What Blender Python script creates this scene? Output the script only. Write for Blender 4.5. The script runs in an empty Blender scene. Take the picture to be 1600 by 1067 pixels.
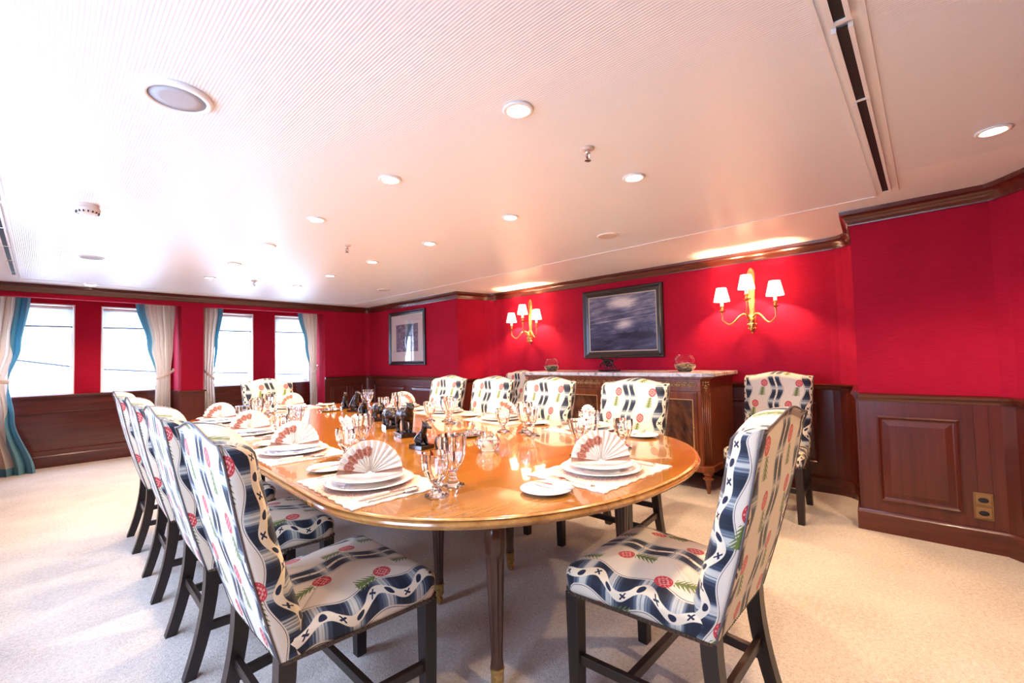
import bpy, bmesh, math, random
from math import sin, cos, pi, radians, sqrt, atan2
from mathutils import Vector, Matrix

random.seed(7)
scene = bpy.context.scene
COL = scene.collection

# ------------------------------------------------------------------ camera
cam_data = bpy.data.cameras.new('camera')
cam_data.sensor_fit = 'HORIZONTAL'
cam_data.sensor_width = 36.0
cam_data.lens = 36.0 * 690.8 / 1600.0
cam_data.clip_start = 0.02
cam = bpy.data.objects.new('camera', cam_data)
COL.objects.link(cam)
YAW, PITCH, ROLL = 0.816594, 0.0380939, -0.0225188
fw = Vector((sin(YAW) * cos(PITCH), cos(YAW) * cos(PITCH), sin(PITCH)))
rt = Vector((cos(YAW), -sin(YAW), 0))
up = rt.cross(fw)
r2 = rt * cos(ROLL) + up * sin(ROLL)
u2 = up * cos(ROLL) - rt * sin(ROLL)
M = Matrix((r2, u2, -fw)).transposed().to_4x4()
M.translation = Vector((0, 0, 1.2))
cam.matrix_world = M
scene.camera = cam

# ------------------------------------------------------------------ world, exposure
world = bpy.data.worlds.new('sky')
scene.world = world
world.use_nodes = True
bg = world.node_tree.nodes['Background']
# bright overcast sky above the horizon, paler sea below it
wn = world.node_tree
wt = wn.nodes.new('ShaderNodeTexCoord'); ws = wn.nodes.new('ShaderNodeSeparateXYZ'); wr_ = wn.nodes.new('ShaderNodeMapRange'); wm = wn.nodes.new('ShaderNodeMix')
wm.data_type = 'RGBA'
wr_.inputs['From Min'].default_value = -0.03; wr_.inputs['From Max'].default_value = 0.05
wn.links.new(wt.outputs['Generated'], ws.inputs[0]); wn.links.new(ws.outputs[2], wr_.inputs[0]); wn.links.new(wr_.outputs[0], wm.inputs[0])
wm.inputs[6].default_value = (0.31, 0.40, 0.56, 1); wm.inputs[7].default_value = (0.50, 0.66, 1.0, 1)
wn.links.new(wm.outputs[2], bg.inputs[0])
bg.inputs[1].default_value = 11.5
vs = scene.view_settings
vs.view_transform = 'Standard'
vs.look = 'None'
vs.gamma = 1.0
vs.use_curve_mapping = False
vs.exposure = 1.15

DOWNLIGHT_W = 22.0
SCONCE_W = 13.0
WARM = (1.0, 0.72, 0.46)

def portal(name, loc, rot, sx, sy):
    l = bpy.data.lights.new(name, 'AREA')
    l.shape = 'RECTANGLE'; l.size = sx; l.size_y = sy
    l.cycles.is_portal = True
    o = bpy.data.objects.new(name, l); COL.objects.link(o)
    o.location = loc; o.rotation_euler = rot
    return o

WINDOWS_X = [(-0.36, 0.285), (0.53, 1.17), (1.70, 2.33), (2.65, 3.215)]   # window wall
WIN_Z0, WIN_Z1 = 0.875, 2.005
WALL_Y, ALC_Y = 7.33, 7.90
LEFT_X = -0.75
WINDOWS_LEFT_Y = [(0.5, 1.5), (1.9, 2.9), (3.3, 4.2)]          # windows of the left-hand wall
for a, b in WINDOWS_X:
    portal('window_portal', ((a + b) / 2, ALC_Y + 0.2, 1.44), (-pi / 2, 0, 0), b - a, 1.13)
for a, b in WINDOWS_LEFT_Y:
    portal('window_portal', (LEFT_X - 0.2, (a + b) / 2, 1.44), (0, -pi / 2, 0), 1.13, b - a)

# ------------------------------------------------------------------ helpers
def link(o, parent=None):
    COL.objects.link(o)
    if parent is not None:
        o.parent = parent
    return o

def tag(o, label=None, cat=None, group=None, kind=None):
    if label: o['label'] = label
    if cat: o['category'] = cat
    if group: o['group'] = group
    if kind: o['kind'] = kind
    return o

def empty(name, loc=(0, 0, 0), rz=0.0, label=None, cat=None, group=None, kind=None):
    o = bpy.data.objects.new(name, None)
    o.empty_display_size = 0.05
    COL.objects.link(o)
    o.location = loc; o.rotation_euler = (0, 0, rz)
    return tag(o, label, cat, group, kind)

def copy_tree(o, parent=None):
    c = o.copy(); COL.objects.link(c); c.parent = parent
    for ch in list(o.children):
        copy_tree(ch, c)
    return c

class MB:
    """collects geometry of one part"""
    def __init__(s): s.v = []; s.f = []; s.uv = None
    def add(s, vs_, fs_):
        n = len(s.v); s.v += [tuple(p) for p in vs_]; s.f += [tuple(i + n for i in f) for f in fs_]; return s
    def box(s, x0, x1, y0, y1, z0, z1):
        return s.add([(x0, y0, z0), (x1, y0, z0), (x1, y1, z0), (x0, y1, z0), (x0, y0, z1), (x1, y0, z1), (x1, y1, z1), (x0, y1, z1)],
                     [(0, 3, 2, 1), (4, 5, 6, 7), (0, 1, 5, 4), (1, 2, 6, 5), (2, 3, 7, 6), (3, 0, 4, 7)])
    def lathe(s, prof, n=24, c=(0, 0, 0), twist=0.0, cap=True, a0=0.0):
        vs_ = []
        tw = twist if isinstance(twist, (list, tuple)) else [twist * (k % 2) for k in range(len(prof))]
        for k, (r, z) in enumerate(prof):
            for i in range(n):
                a = a0 + 2 * pi * (i + tw[k]) / n
                vs_.append((c[0] + r * cos(a), c[1] + r * sin(a), c[2] + z))
        fs_ = []
        for k in range(len(prof) - 1):
            for i in range(n):
                j = (i + 1) % n
                fs_.append((k * n + i, k * n + j, (k + 1) * n + j, (k + 1) * n + i))
        if cap:
            fs_.append(tuple(range(n - 1, -1, -1)))
            m = (len(prof) - 1) * n
            fs_.append(tuple(range(m, m + n)))
        return s.add(vs_, fs_)
    def tube(s, pts, rad, n=8, cap=True, closed=False):
        pts = [Vector(p) for p in pts]
        if not isinstance(rad, (list, tuple)): rad = [rad] * len(pts)
        m = len(pts); rings = []; prev = None
        for i in range(m):
            if closed: t = pts[(i + 1) % m] - pts[i - 1]
            else: t = pts[min(i + 1, m - 1)] - pts[max(i - 1, 0)]
            t.normalize()
            if prev is None:
                a = Vector((0, 0, 1)) if abs(t.z) < 0.9 else Vector((1, 0, 0))
                x = t.cross(a).normalized()
            else:
                x = (prev - t * prev.dot(t)).normalized()
            prev = x; y = t.cross(x)
            rings.append([pts[i] + (x * cos(2 * pi * k / n) + y * sin(2 * pi * k / n)) * rad[i] for k in range(n)])
        vs_ = [p for r in rings for p in r]; fs_ = []
        for i in range(m if closed else m - 1):
            i2 = (i + 1) % m
            for k in range(n):
                k2 = (k + 1) % n
                fs_.append((i * n + k, i * n + k2, i2 * n + k2, i2 * n + k))
        if cap and not closed:
            fs_.append(tuple(range(n - 1, -1, -1))); fs_.append(tuple(range((m - 1) * n, m * n)))
        return s.add(vs_, fs_)
    def loft(s, rings, cap=True):
        """rings: list of equally long closed loops"""
        n = len(rings[0]); vs_ = [p for r in rings for p in r]; fs_ = []
        for k in range(len(rings) - 1):
            for i in range(n):
                j = (i + 1) % n
                fs_.append((k * n + i, k * n + j, (k + 1) * n + j, (k + 1) * n + i))
        if cap:
            fs_.append(tuple(range(n - 1, -1, -1))); m = (len(rings) - 1) * n; fs_.append(tuple(range(m, m + n)))
        return s.add(vs_, fs_)
    def ball(s, c, r, nu=10, nv=6):
        if not isinstance(r, (list, tuple)): r = (r, r, r)
        vs_ = [(c[0], c[1], c[2] - r[2])]
        for k in range(1, nv):
            t = -pi / 2 + pi * k / nv
            for i in range(nu):
                a = 2 * pi * i / nu
                vs_.append((c[0] + r[0] * cos(t) * cos(a), c[1] + r[1] * cos(t) * sin(a), c[2] + r[2] * sin(t)))
        vs_.append((c[0], c[1], c[2] + r[2])); fs_ = []
        for i in range(nu):
            fs_.append((0, 1 + (i + 1) % nu, 1 + i))
            for k in range(nv - 2):
                a = 1 + k * nu; b = a + nu; j = (i + 1) % nu
                fs_.append((a + i, a + j, b + j, b + i))
            m = 1 + (nv - 2) * nu
            fs_.append((m + i, m + (i + 1) % nu, len(vs_) - 1))
        return s.add(vs_, fs_)
    def xf(s, mat):
        s.v = [tuple(mat @ Vector(p)) for p in s.v]; return s
    def build(s, name, mat, parent=None, smooth=False, bevel=0.0, seg=2, kind=None, angle=None):
        me = bpy.data.meshes.new(name)
        me.from_pydata(s.v, [], s.f)
        bm = bmesh.new(); bm.from_mesh(me)
        bmesh.ops.recalc_face_normals(bm, faces=bm.faces)
        if bevel > 0:
            es = [e for e in bm.edges if len(e.link_faces) == 2 and e.calc_face_angle(0) > 0.6]
            bmesh.ops.bevel(bm, geom=es, offset=bevel, segments=seg, profile=0.5, affect='EDGES', clamp_overlap=True)
        bm.to_mesh(me); bm.free()
        if s.uv:
            pass
        if smooth:
            me.polygons.foreach_set('use_smooth', [True] * len(me.polygons))
            if angle is not None:
                try: me.set_sharp_from_angle(angle=angle)
                except Exception: pass
        me.materials.append(mat)
        o = bpy.data.objects.new(name, me)
        link(o, parent)
        if kind: o['kind'] = kind
        return o

def sweep(path, profile, closed=False):
    """path: plan polyline (interior on the right hand); profile: closed list of (offset into room, z)"""
    P = [Vector((p[0], p[1])) for p in path]; m = len(P); nrm = []
    for i in range(m):
        ds = []
        if i > 0 or closed: ds.append((P[i] - P[i - 1]).normalized())
        if i < m - 1 or closed: ds.append((P[(i + 1) % m] - P[i]).normalized())
        ns = [Vector((d.y, -d.x)) for d in ds]
        if len(ns) == 2:
            b = ns[0] + ns[1]
            b = b / max(0.2, b.dot(ns[0])) if b.length > 1e-6 else ns[0]
        else: b = ns[0]
        nrm.append(b)
    rings = [[(P[i].x + nrm[i].x * o, P[i].y + nrm[i].y * o, z) for (o, z) in profile] for i in range(m)]
    mb = MB()
    if closed:
        n = len(profile); mb.add([p for r in rings for p in r], [(i * n + k, i * n + (k + 1) % n, ((i + 1) % m) * n + (k + 1) % n, ((i + 1) % m) * n + k) for i in range(m) for k in range(n)])
    else: mb.loft(rings)
    return mb

# ------------------------------------------------------------------ materials
def new_mat(name):
    m = bpy.data.materials.new(name); m.use_nodes = True
    nt = m.node_tree
    return m, nt, nt.nodes['Principled BSDF']

def simple(name, col, rough=0.5, metal=0.0, coat=0.0, spec=0.5, emit=None, es=0.0, trans=0.0, ior=1.5, sheen=0.0):
    m, nt, b = new_mat(name)
    b.inputs['Base Color'].default_value = (*col, 1)
    b.inputs['Roughness'].default_value = rough
    b.inputs['Metallic'].default_value = metal
    b.inputs['Coat Weight'].default_value = coat
    b.inputs['Coat Roughness'].default_value = 0.05
    b.inputs['Specular IOR Level'].default_value = spec
    b.inputs['Transmission Weight'].default_value = trans
    b.inputs['IOR'].default_value = ior
    b.inputs['Sheen Weight'].default_value = sheen
    if emit:
        b.inputs['Emission Color'].default_value = (*emit, 1); b.inputs['Emission Strength'].default_value = es
    return m

class S:
    """arithmetic on shader sockets"""
    nt = None
    def __init__(s, k): s.k = k
    @staticmethod
    def op(o, *a, clamp=False):
        n = S.nt.nodes.new('ShaderNodeMath'); n.operation = o; n.use_clamp = clamp
        for i, x in enumerate(a):
            if isinstance(x, S): S.nt.links.new(x.k, n.inputs[i])
            else: n.inputs[i].default_value = float(x)
        return S(n.outputs[0])
    def __add__(a, b): return S.op('ADD', a, b)
    __radd__ = __add__
    def __sub__(a, b): return S.op('SUBTRACT', a, b)
    def __rsub__(a, b): return S.op('SUBTRACT', b, a)
    def __mul__(a, b): return S.op('MULTIPLY', a, b)
    __rmul__ = __mul__
    def __truediv__(a, b): return S.op('DIVIDE', a, b)
    def lt(a, b): return S.op('LESS_THAN', a, b)
    def gt(a, b): return S.op('GREATER_THAN', a, b)
    def abs(a): return S.op('ABSOLUTE', a)
    def sin(a): return S.op('SINE', a)
    def floor(a): return S.op('FLOOR', a)
    def fmod(a, p): return S.op('FLOORED_MODULO', a, p)
    def sqrt(a): return S.op('SQRT', a)
    def mx(a, b): return S.op('MAXIMUM', a, b)
    def mn(a, b): return S.op('MINIMUM', a, b)
    def below(a, b, w=0.001):            # soft step: 1 where a < b
        return S.op('ADD', S.op('MULTIPLY', S.op('SUBTRACT', b, a), 1.0 / w), 0.5, clamp=True)

def mixc(fac, c1, c2):
    n = S.nt.nodes.new('ShaderNodeMix'); n.data_type = 'RGBA'
    if isinstance(fac, S): S.nt.links.new(fac.k, n.inputs[0])
    else: n.inputs[0].default_value = fac
    for i, c in ((6, c1), (7, c2)):
        if isinstance(c, tuple): n.inputs[i].default_value = (*c[:3], 1)
        else: S.nt.links.new(c, n.inputs[i])
    return n.outputs[2]

def coords(nt, kind='Object', scale=(1, 1, 1), rot=(0, 0, 0)):
    t = nt.nodes.new('ShaderNodeTexCoord'); mp = nt.nodes.new('ShaderNodeMapping')
    mp.inputs['Scale'].default_value = scale; mp.inputs['Rotation'].default_value = rot
    nt.links.new(t.outputs[kind], mp.inputs[0]); return mp.outputs[0]

def noise(nt, vec, scale, detail=2.0, rough=0.5, dist=0.0):
    n = nt.nodes.new('ShaderNodeTexNoise')
    n.inputs['Scale'].default_value = scale; n.inputs['Detail'].default_value = detail
    n.inputs['Roughness'].default_value = rough; n.inputs['Distortion'].default_value = dist
    if vec is not None: nt.links.new(vec, n.inputs['Vector'])
    return n.outputs[0]

def ramp(nt, fac, stops):
    n = nt.nodes.new('ShaderNodeValToRGB'); nt.links.new(fac, n.inputs[0])
    e = n.color_ramp.elements
    while len(e) < len(stops): e.new(0.5)
    for i, (p, c) in enumerate(stops):
        e[i].position = p; e[i].color = (*c, 1)
    return n.outputs[0]

def bump(nt, b, h, strength=0.2, dist=0.002):
    n = nt.nodes.new('ShaderNodeBump'); n.inputs['Strength'].default_value = strength; n.inputs['Distance'].default_value = dist
    nt.links.new(h, n.inputs['Height']); nt.links.new(n.outputs[0], b.inputs['Normal'])

def wood(name, dark, light, axis='Z', rough=0.25, coat=0.4, scale=1.0, stretch=12):
    m, nt, b = new_mat(name)
    sc = [scale * stretch] * 3; sc['XYZ'.index(axis)] = scale
    v = coords(nt, 'Object', tuple(sc))
    n1 = noise(nt, v, 2.2, 6, 0.6, 0.6)
    c = ramp(nt, n1, [(0.3, dark), (0.5, tuple((a + d) / 2 for a, d in zip(dark, light))), (0.7, light)])
    nt.links.new(c, b.inputs['Base Color'])
    b.inputs['Roughness'].default_value = rough; b.inputs['Coat Weight'].default_value = coat; b.inputs['Coat Roughness'].default_value = 0.08
    bump(nt, b, n1, 0.05, 0.001)
    return m

MAHOG_V = wood('mahogany_upright', (0.062, 0.008, 0.004), (0.112, 0.016, 0.007), 'Z', 0.32, 0.15)
MAHOG_Y = wood('mahogany_along', (0.062, 0.008, 0.004), (0.112, 0.016, 0.007), 'Y', 0.25, 0.4)
MAHOG_X = wood('mahogany_across', (0.062, 0.008, 0.004), (0.112, 0.016, 0.007), 'X', 0.25, 0.4)
DARKWOOD = wood('dark_chair_wood', (0.007, 0.003, 0.002), (0.020, 0.008, 0.005), 'Z', 0.4, 0.05)
SIDEWOOD = wood('sideboard_wood', (0.13, 0.028, 0.009), (0.30, 0.075, 0.022), 'Z', 0.28, 0.35)
LEGWOOD = wood('table_leg_wood', (0.035, 0.011, 0.006), (0.085, 0.026, 0.011), 'Z', 0.3, 0.3)

def mk_tabletop():
    m, nt, b = new_mat('satinwood_tabletop')
    v = coords(nt, 'Object', (1.2, 9, 9))
    n1 = noise(nt, v, 1.6, 5, 0.6, 0.8)
    v2 = coords(nt, 'Object', (3, 60, 60))
    n2 = noise(nt, v2, 2.0, 3, 0.6, 0.2)
    S.nt = nt
    f = S(n1) * 0.75 + S(n2) * 0.25
    c = ramp(nt, f.k, [(0.32, (0.21, 0.073, 0.006)), (0.5, (0.30, 0.115, 0.010)), (0.68, (0.38, 0.165, 0.020))])
    nt.links.new(c, b.inputs['Base Color'])
    b.inputs['Roughness'].default_value = 0.16; b.inputs['Coat Weight'].default_value = 0.8; b.inputs['Coat Roughness'].default_value = 0.025
    return m
TABLETOP = mk_tabletop()

def mk_flame():
    """book-matched flame veneer, mirrored about the middle of each door"""
    m, nt, b = new_mat('flame_veneer'); S.nt = nt
    t = nt.nodes.new('ShaderNodeTexCoord'); sp = nt.nodes.new('ShaderNodeSeparateXYZ'); nt.links.new(t.outputs['Object'], sp.inputs[0])
    y, z = S(sp.outputs[1]), S(sp.outputs[2])
    cb = nt.nodes.new('ShaderNodeCombineXYZ')
    nt.links.new((y.abs() * 9.0).k, cb.inputs[0]); nt.links.new((z * 7.0 + y.abs() * 9.0).k, cb.inputs[1])
    n1 = noise(nt, cb.outputs[0], 1.5, 4, 0.6, 0.5)
    c = ramp(nt, n1, [(0.3, (0.035, 0.012, 0.006)), (0.5, (0.095, 0.033, 0.014)), (0.72, (0.20, 0.075, 0.03))])
    nt.links.new(c, b.inputs['Base Color']); b.inputs['Roughness'].default_value = 0.25; b.inputs['Coat Weight'].default_value = 0.4
    return m
FLAME = mk_flame()

def mk_redfabric():
    m, nt, b = new_mat('red_wall_fabric')
    v = coords(nt, 'Object', (1, 1, 1))
    nz = noise(nt, coords(nt, 'Object', (14, 14, 420)), 1.0, 3, 0.6)
    nz2 = noise(nt, v, 2.5, 2, 0.5)
    S.nt = nt
    c = ramp(nt, (S(nz) * 0.7 + S(nz2) * 0.3).k, [(0.35, (0.30, 0.0035, 0.020)), (0.65, (0.42, 0.008, 0.034))])
    nt.links.new(c, b.inputs['Base Color'])
    b.inputs['Roughness'].default_value = 0.85; b.inputs['Specular IOR Level'].default_value = 0.12
    bump(nt, b, nz, 0.25, 0.001)
    return m
REDFAB = mk_redfabric()

def mk_carpet():
    m, nt, b = new_mat('beige_carpet')
    v = coords(nt, 'Object')
    n1 = noise(nt, v, 150, 2, 0.7); n2 = noise(nt, v, 55, 2, 0.6); n3 = noise(nt, v, 3, 2, 0.5)
    S.nt = nt
    h = S(n1) * 0.6 + S(n2) * 0.4
    c = ramp(nt, (h * 0.8 + S(n3) * 0.2).k, [(0.32, (0.36, 0.30, 0.25)), (0.5, (0.57, 0.50, 0.43)), (0.68, (0.72, 0.65, 0.57))])
    nt.links.new(c, b.inputs['Base Color']); b.inputs['Roughness'].default_value = 0.95; b.inputs['Specular IOR Level'].default_value = 0.1
    bump(nt, b, h.k, 0.9, 0.008)
    return m
CARPET = mk_carpet()

def mk_ceiling(rib):
    m, nt, b = new_mat('ribbed_ceiling_cloth' if rib else 'painted_ceiling')
    S.nt = nt
    b.inputs['Base Color'].default_value = (0.87, 0.86, 0.85, 1)
    b.inputs['Roughness'].default_value = 0.55 if rib else 0.35
    if rib:
        t = nt.nodes.new('ShaderNodeTexCoord'); sp = nt.nodes.new('ShaderNodeSeparateXYZ'); nt.links.new(t.outputs['Object'], sp.inputs[0])
        nn = noise(nt, coords(nt, 'Object', (30, 2, 1)), 1.0, 2)
        w = (S(sp.outputs[0]) * (2 * pi / 0.0105) + S(nn) * 2.0).sin()
        c = mixc(w * 0.5 + 0.5, (0.76, 0.755, 0.76), (0.87, 0.865, 0.87))
        nt.links.new(c, b.inputs['Base Color'])
        bump(nt, b, w.k, 0.28, 0.002)
        b.inputs['Roughness'].default_value = 0.34; b.inputs['Specular IOR Level'].default_value = 0.7
    return m
CEIL_RIB = mk_ceiling(True); CEIL_FLAT = mk_ceiling(False)

def mk_marble():
    m, nt, b = new_mat('white_marble')
    n1 = noise(nt, coords(nt, 'Object', (1, 1, 1)), 7, 8, 0.65, 1.6)
    c = ramp(nt, n1, [(0.38, (0.35, 0.30, 0.29)), (0.5, (0.72, 0.68, 0.65)), (0.62, (0.80, 0.77, 0.74))])
    nt.links.new(c, b.inputs['Base Color']); b.inputs['Roughness'].default_value = 0.15
    return m
MARBLE = mk_marble()

def mk_upholstery():
    """cream cloth woven with wavy navy ribbons, red flowers and green sprigs; UV in metres"""
    m, nt, b = new_mat('ikat_upholstery'); S.nt = nt
    uvn = nt.nodes.new('ShaderNodeUVMap'); uvn.uv_map = 'cloth'
    sp = nt.nodes.new('ShaderNodeSeparateXYZ'); nt.links.new(uvn.outputs[0], sp.inputs[0])
    u, v = S(sp.outputs[0]), S(sp.outputs[1])
    P = 0.25
    wav = (v * (2 * pi / 0.21)).sin()
    # distance to nearest ribbon centre, the ribbon meanders
    uu = u + 0.015 * wav
    k = (uu / P + 0.5).floor()
    s = uu - k * P
    sa = s.abs()
    # cross shading of the ribbon
    def band(arr_scale, seed):
        cb = nt.nodes.new('ShaderNodeCombineXYZ')
        nt.links.new((v * arr_scale).k, cb.inputs[0]); nt.links.new((k * 3.7 + seed).k, cb.inputs[1])
        return S(noise(nt, cb.outputs[0], 1.0, 1))
    fine = band(160.0, 0.0)
    odd_k = k.fmod(2.0).gt(0.5)
    per = ((v * (2 * pi / 0.105) + 0.6).sin()) * 0.5 + 0.5
    tone = per * 0.95 + (fine - 0.5) * 0.9 + 0.10 - odd_k * 0.04
    navy = ramp(nt, tone.k, [(0.06, (0.52, 0.50, 0.42)), (0.26, (0.15, 0.18, 0.20)), (0.46, (0.034, 0.046, 0.075)), (0.85, (0.010, 0.014, 0.026))])
    cream = (0.68, 0.59, 0.46)
    # ribbon masks
    w_band = 0.040 + 0.014 * odd_k
    inband = sa.below(w_band, 0.003)
    edge = sa.below(w_band + 0.0065, 0.001) * (sa.below(w_band + 0.0045, 0.001) * -1.0 + 1.0)
    # pale inner ribbon meandering the other way
    s2 = s + (0.004 + 0.012 * odd_k) * ((v * (2 * pi / 0.155)).sin())
    inner = s2.abs().below(0.0065 + 0.0095 * odd_k, 0.002)
    # motifs on the inner ribbon
    cell = (v / 0.052).floor(); vm = v - (cell + 0.5) * 0.052
    rr = (s2 * s2 * 1.6 + vm * vm).sqrt()
    odd = cell.fmod(2.0).gt(0.5)
    bud = rr.below(0.0035 + 0.0090 * odd_k, 0.002)
    cross = ((s2 + vm).abs().below(0.0042, 0.001)).mx((s2 - vm).abs().below(0.0042, 0.001)) * rr.below(0.003 + 0.0115 * odd_k, 0.002)
    motif = bud * odd + cross * (1.0 - odd)
    col = mixc(inband, cream, navy)
    col = mixc(edge, col, (0.02, 0.03, 0.05))
    col = mixc(inner * inband, col, (0.74, 0.63, 0.45))
    col = mixc(motif * inner * inband, col, (0.012, 0.016, 0.04))
    # flowers: two staggered places in every column
    def flower(col, du, dv):
        fu = (u - du).fmod(P); fu = fu - P * fu.gt(P / 2)
        fv = (v - dv).fmod(0.34); fv = fv - 0.34 * fv.gt(0.17)
        r = (fu * fu + fv * fv * 0.8).sqrt()
        disc = r.below(0.026, 0.0015)
        pet = ((fu * 420.0).sin() * ((fv * 420.0 + fu * 130).sin())) .gt(0.25) * r.below(0.022, 0.001)
        ring = (r - 0.013).abs().below(0.0012, 0.001)
        c1 = mixc(pet.mx(ring) * 0.62, (0.52, 0.035, 0.04), (0.78, 0.50, 0.42))
        col = mixc(disc, col, c1)
        # sprig below the flower
        lv = fv + 0.066; lu = fu - 0.016 - lv * -0.15
        t = (lv + 0.034) / 0.068
        inside = lv.abs().below(0.034, 0.001)
        leafw = 0.026 * (((lv * 1.0 + lu.abs() * 0.9) * (2 * pi / 0.0135)).sin() * 0.42 + 0.66) * (t.mn(1.0) * -0.5 + 1.1)
        leaf = lu.abs().below(leafw, 0.0015) * inside
        stem = lu.abs().below(0.0014, 0.001) * lv.below(0.036, 0.001) * (lv * -1.0).below(0.04, 0.001)
        col = mixc(leaf.mx(stem), col, (0.13, 0.17, 0.035))
        return col
    col = flower(col, 0.155, 0.10)
    col = flower(col, 0.083, 0.27)
    nt.links.new(col, b.inputs['Base Color'])
    b.inputs['Roughness'].default_value = 0.62; b.inputs['Specular IOR Level'].default_value = 0.3; b.inputs['Sheen Weight'].default_value = 0.1
    cbw = nt.nodes.new('ShaderNodeCombineXYZ'); nt.links.new((u * 900.0).k, cbw.inputs[0]); nt.links.new((v * 900.0).k, cbw.inputs[1])
    bump(nt, b, noise(nt, cbw.outputs[0], 1.0, 1), 0.15, 0.0005)
    return m
UPHOLSTERY = mk_upholstery()

def mk_napkin():
    m, nt, b = new_mat('printed_napkin'); S.nt = nt
    uvn = nt.nodes.new('ShaderNodeUVMap'); uvn.uv_map = 'cloth'
    sp = nt.nodes.new('ShaderNodeSeparateXYZ'); nt.links.new(uvn.outputs[0], sp.inputs[0])
    a, r = S(sp.outputs[0]), S(sp.outputs[1])         # a: 0..1 over the fan, r: 0..1
    sc = ((a * 2 * pi * 8.0).sin()) * 0.035
    bandm = (r - 0.66).abs().below(0.115 + 0.0, 0.02)
    bandm = ((r - 0.66).abs() - sc).below(0.135, 0.03) * a.gt(0.47)
    line = (a - 0.47).abs().below(0.006, 0.004) * r.below(0.76, 0.02)
    base = a.below(0.05, 0.01).mx(a.gt(0.955)) * r.gt(0.15)
    nz = S(noise(nt, uvn.outputs[0], 38, 2, 0.6))
    pc = ramp(nt, nz.k, [(0.38, (0.36, 0.10, 0.06)), (0.52, (0.50, 0.19, 0.11)), (0.66, (0.66, 0.42, 0.32))])
    col = mixc(bandm, (0.78, 0.70, 0.60), pc)
    col = mixc(line.mx(base) * 0.85, col, (0.36, 0.15, 0.08))
    nt.links.new(col, b.inputs['Base Color']); b.inputs['Roughness'].default_value = 0.8
    return m
NAPKIN = mk_napkin()

def mk_placemat():
    m, nt, b = new_mat('woven_placemat')
    S.nt = nt
    t = nt.nodes.new('ShaderNodeTexCoord'); sp = nt.nodes.new('ShaderNodeSeparateXYZ'); nt.links.new(t.outputs['Object'], sp.inputs[0])
    x, y = S(sp.outputs[0]), S(sp.outputs[1])
    nz = S(noise(nt, coords(nt, 'Object'), 160, 2, 0.6))
    inn = x.abs().below(0.175, 0.004) * y.abs().below(0.125, 0.004)
    c1 = ramp(nt, nz.k, [(0.4, (0.60, 0.44, 0.34)), (0.6, (0.78, 0.69, 0.60))])
    c2 = ramp(nt, nz.k, [(0.4, (0.46, 0.20, 0.14)), (0.6, (0.74, 0.58, 0.50))])
    wreath = ((x * x + y * y).sqrt() - 0.155).abs().below(0.03, 0.012)
    col = mixc(wreath * 0.8, c1, c2)
    nt.links.new(col, b.inputs['Base Color']); b.inputs['Roughness'].default_value = 0.85
    bump(nt, b, nz.k, 0.4, 0.002)
    return m
PLACEMAT = mk_placemat()

def mk_seascape():
    """moonlit sea with surf and dark animals: a flat print, coordinates from the canvas"""
    m, nt, b = new_mat('seascape_canvas'); S.nt = nt
    t = nt.nodes.new('ShaderNodeTexCoord'); sp = nt.nodes.new('ShaderNodeSeparateXYZ'); nt.links.new(t.outputs['Generated'], sp.inputs[0])
    u, v = 1.0 - S(sp.outputs[1]), S(sp.outputs[2])
    cb = nt.nodes.new('ShaderNodeCombineXYZ'); nt.links.new((u * 2.2).k, cb.inputs[0]); nt.links.new((v * 7.0 - u * 0.9).k, cb.inputs[1])
    n1 = S(noise(nt, cb.outputs[0], 1.6, 5, 0.6, 0.4))
    cb2 = nt.nodes.new('ShaderNodeCombineXYZ'); nt.links.new((u * 3.0).k, cb2.inputs[0]); nt.links.new((v * 26.0 - u * 3.0).k, cb2.inputs[1])
    n2 = S(noise(nt, cb2.outputs[0], 1.0, 4, 0.65, 0.2))
    moon = ((u - 0.52) * (u - 0.52) * 5.0 + (v - 0.86) * (v - 0.86) * 14.0).sqrt()
    glow = S.op('SUBTRACT', 1.0, moon * 1.6, clamp=True)
    sea = ((u - 0.55) * (u - 0.55) * 9.0 + (v - 0.46) * (v - 0.46) * 22.0).sqrt()
    glow2 = S.op('SUBTRACT', 1.0, sea * 1.7, clamp=True)
    wavel = (((v - 0.56 - (u - 0.5) * 0.10).abs()).below(0.008, 0.012)).mx(((v - 0.66 - (u - 0.5) * 0.16).abs()).below(0.006, 0.012) * 0.8)
    tone = n1 * 0.55 + n2 * 0.30 + glow * 0.42 + glow2 * 0.40 + wavel * 0.15 - 0.12 + v * 0.14
    # herd of animals standing in the shallows, as bumps of a dark line
    cb3 = nt.nodes.new('ShaderNodeCombineXYZ'); nt.links.new((u * 9.0).k, cb3.inputs[0]); nt.links.new((v * 3.0).k, cb3.inputs[1])
    n3 = S(noise(nt, cb3.outputs[0], 1.3, 3, 0.6))
    hz = 0.20 + n3 * 0.24
    herd = v.below(hz, 0.05) * (v * -1.0).below(-0.20, 0.06) * S.op('MULTIPLY', u - 0.30, 4.0, clamp=True)
    tone = tone * 1.12 - herd * 0.20 - v.below(0.2, 0.3) * 0.06
    c = ramp(nt, tone.k, [(0.20, (0.022, 0.025, 0.048)), (0.40, (0.070, 0.080, 0.14)), (0.55, (0.20, 0.20, 0.27)), (0.80, (0.66, 0.60, 0.56))])
    nt.links.new(c, b.inputs['Base Color']); b.inputs['Roughness'].default_value = 0.2
    b.inputs['Coat Weight'].default_value = 0.1; b.inputs['Coat Roughness'].default_value = 0.1
    return m
SEASCAPE = mk_seascape()

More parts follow.
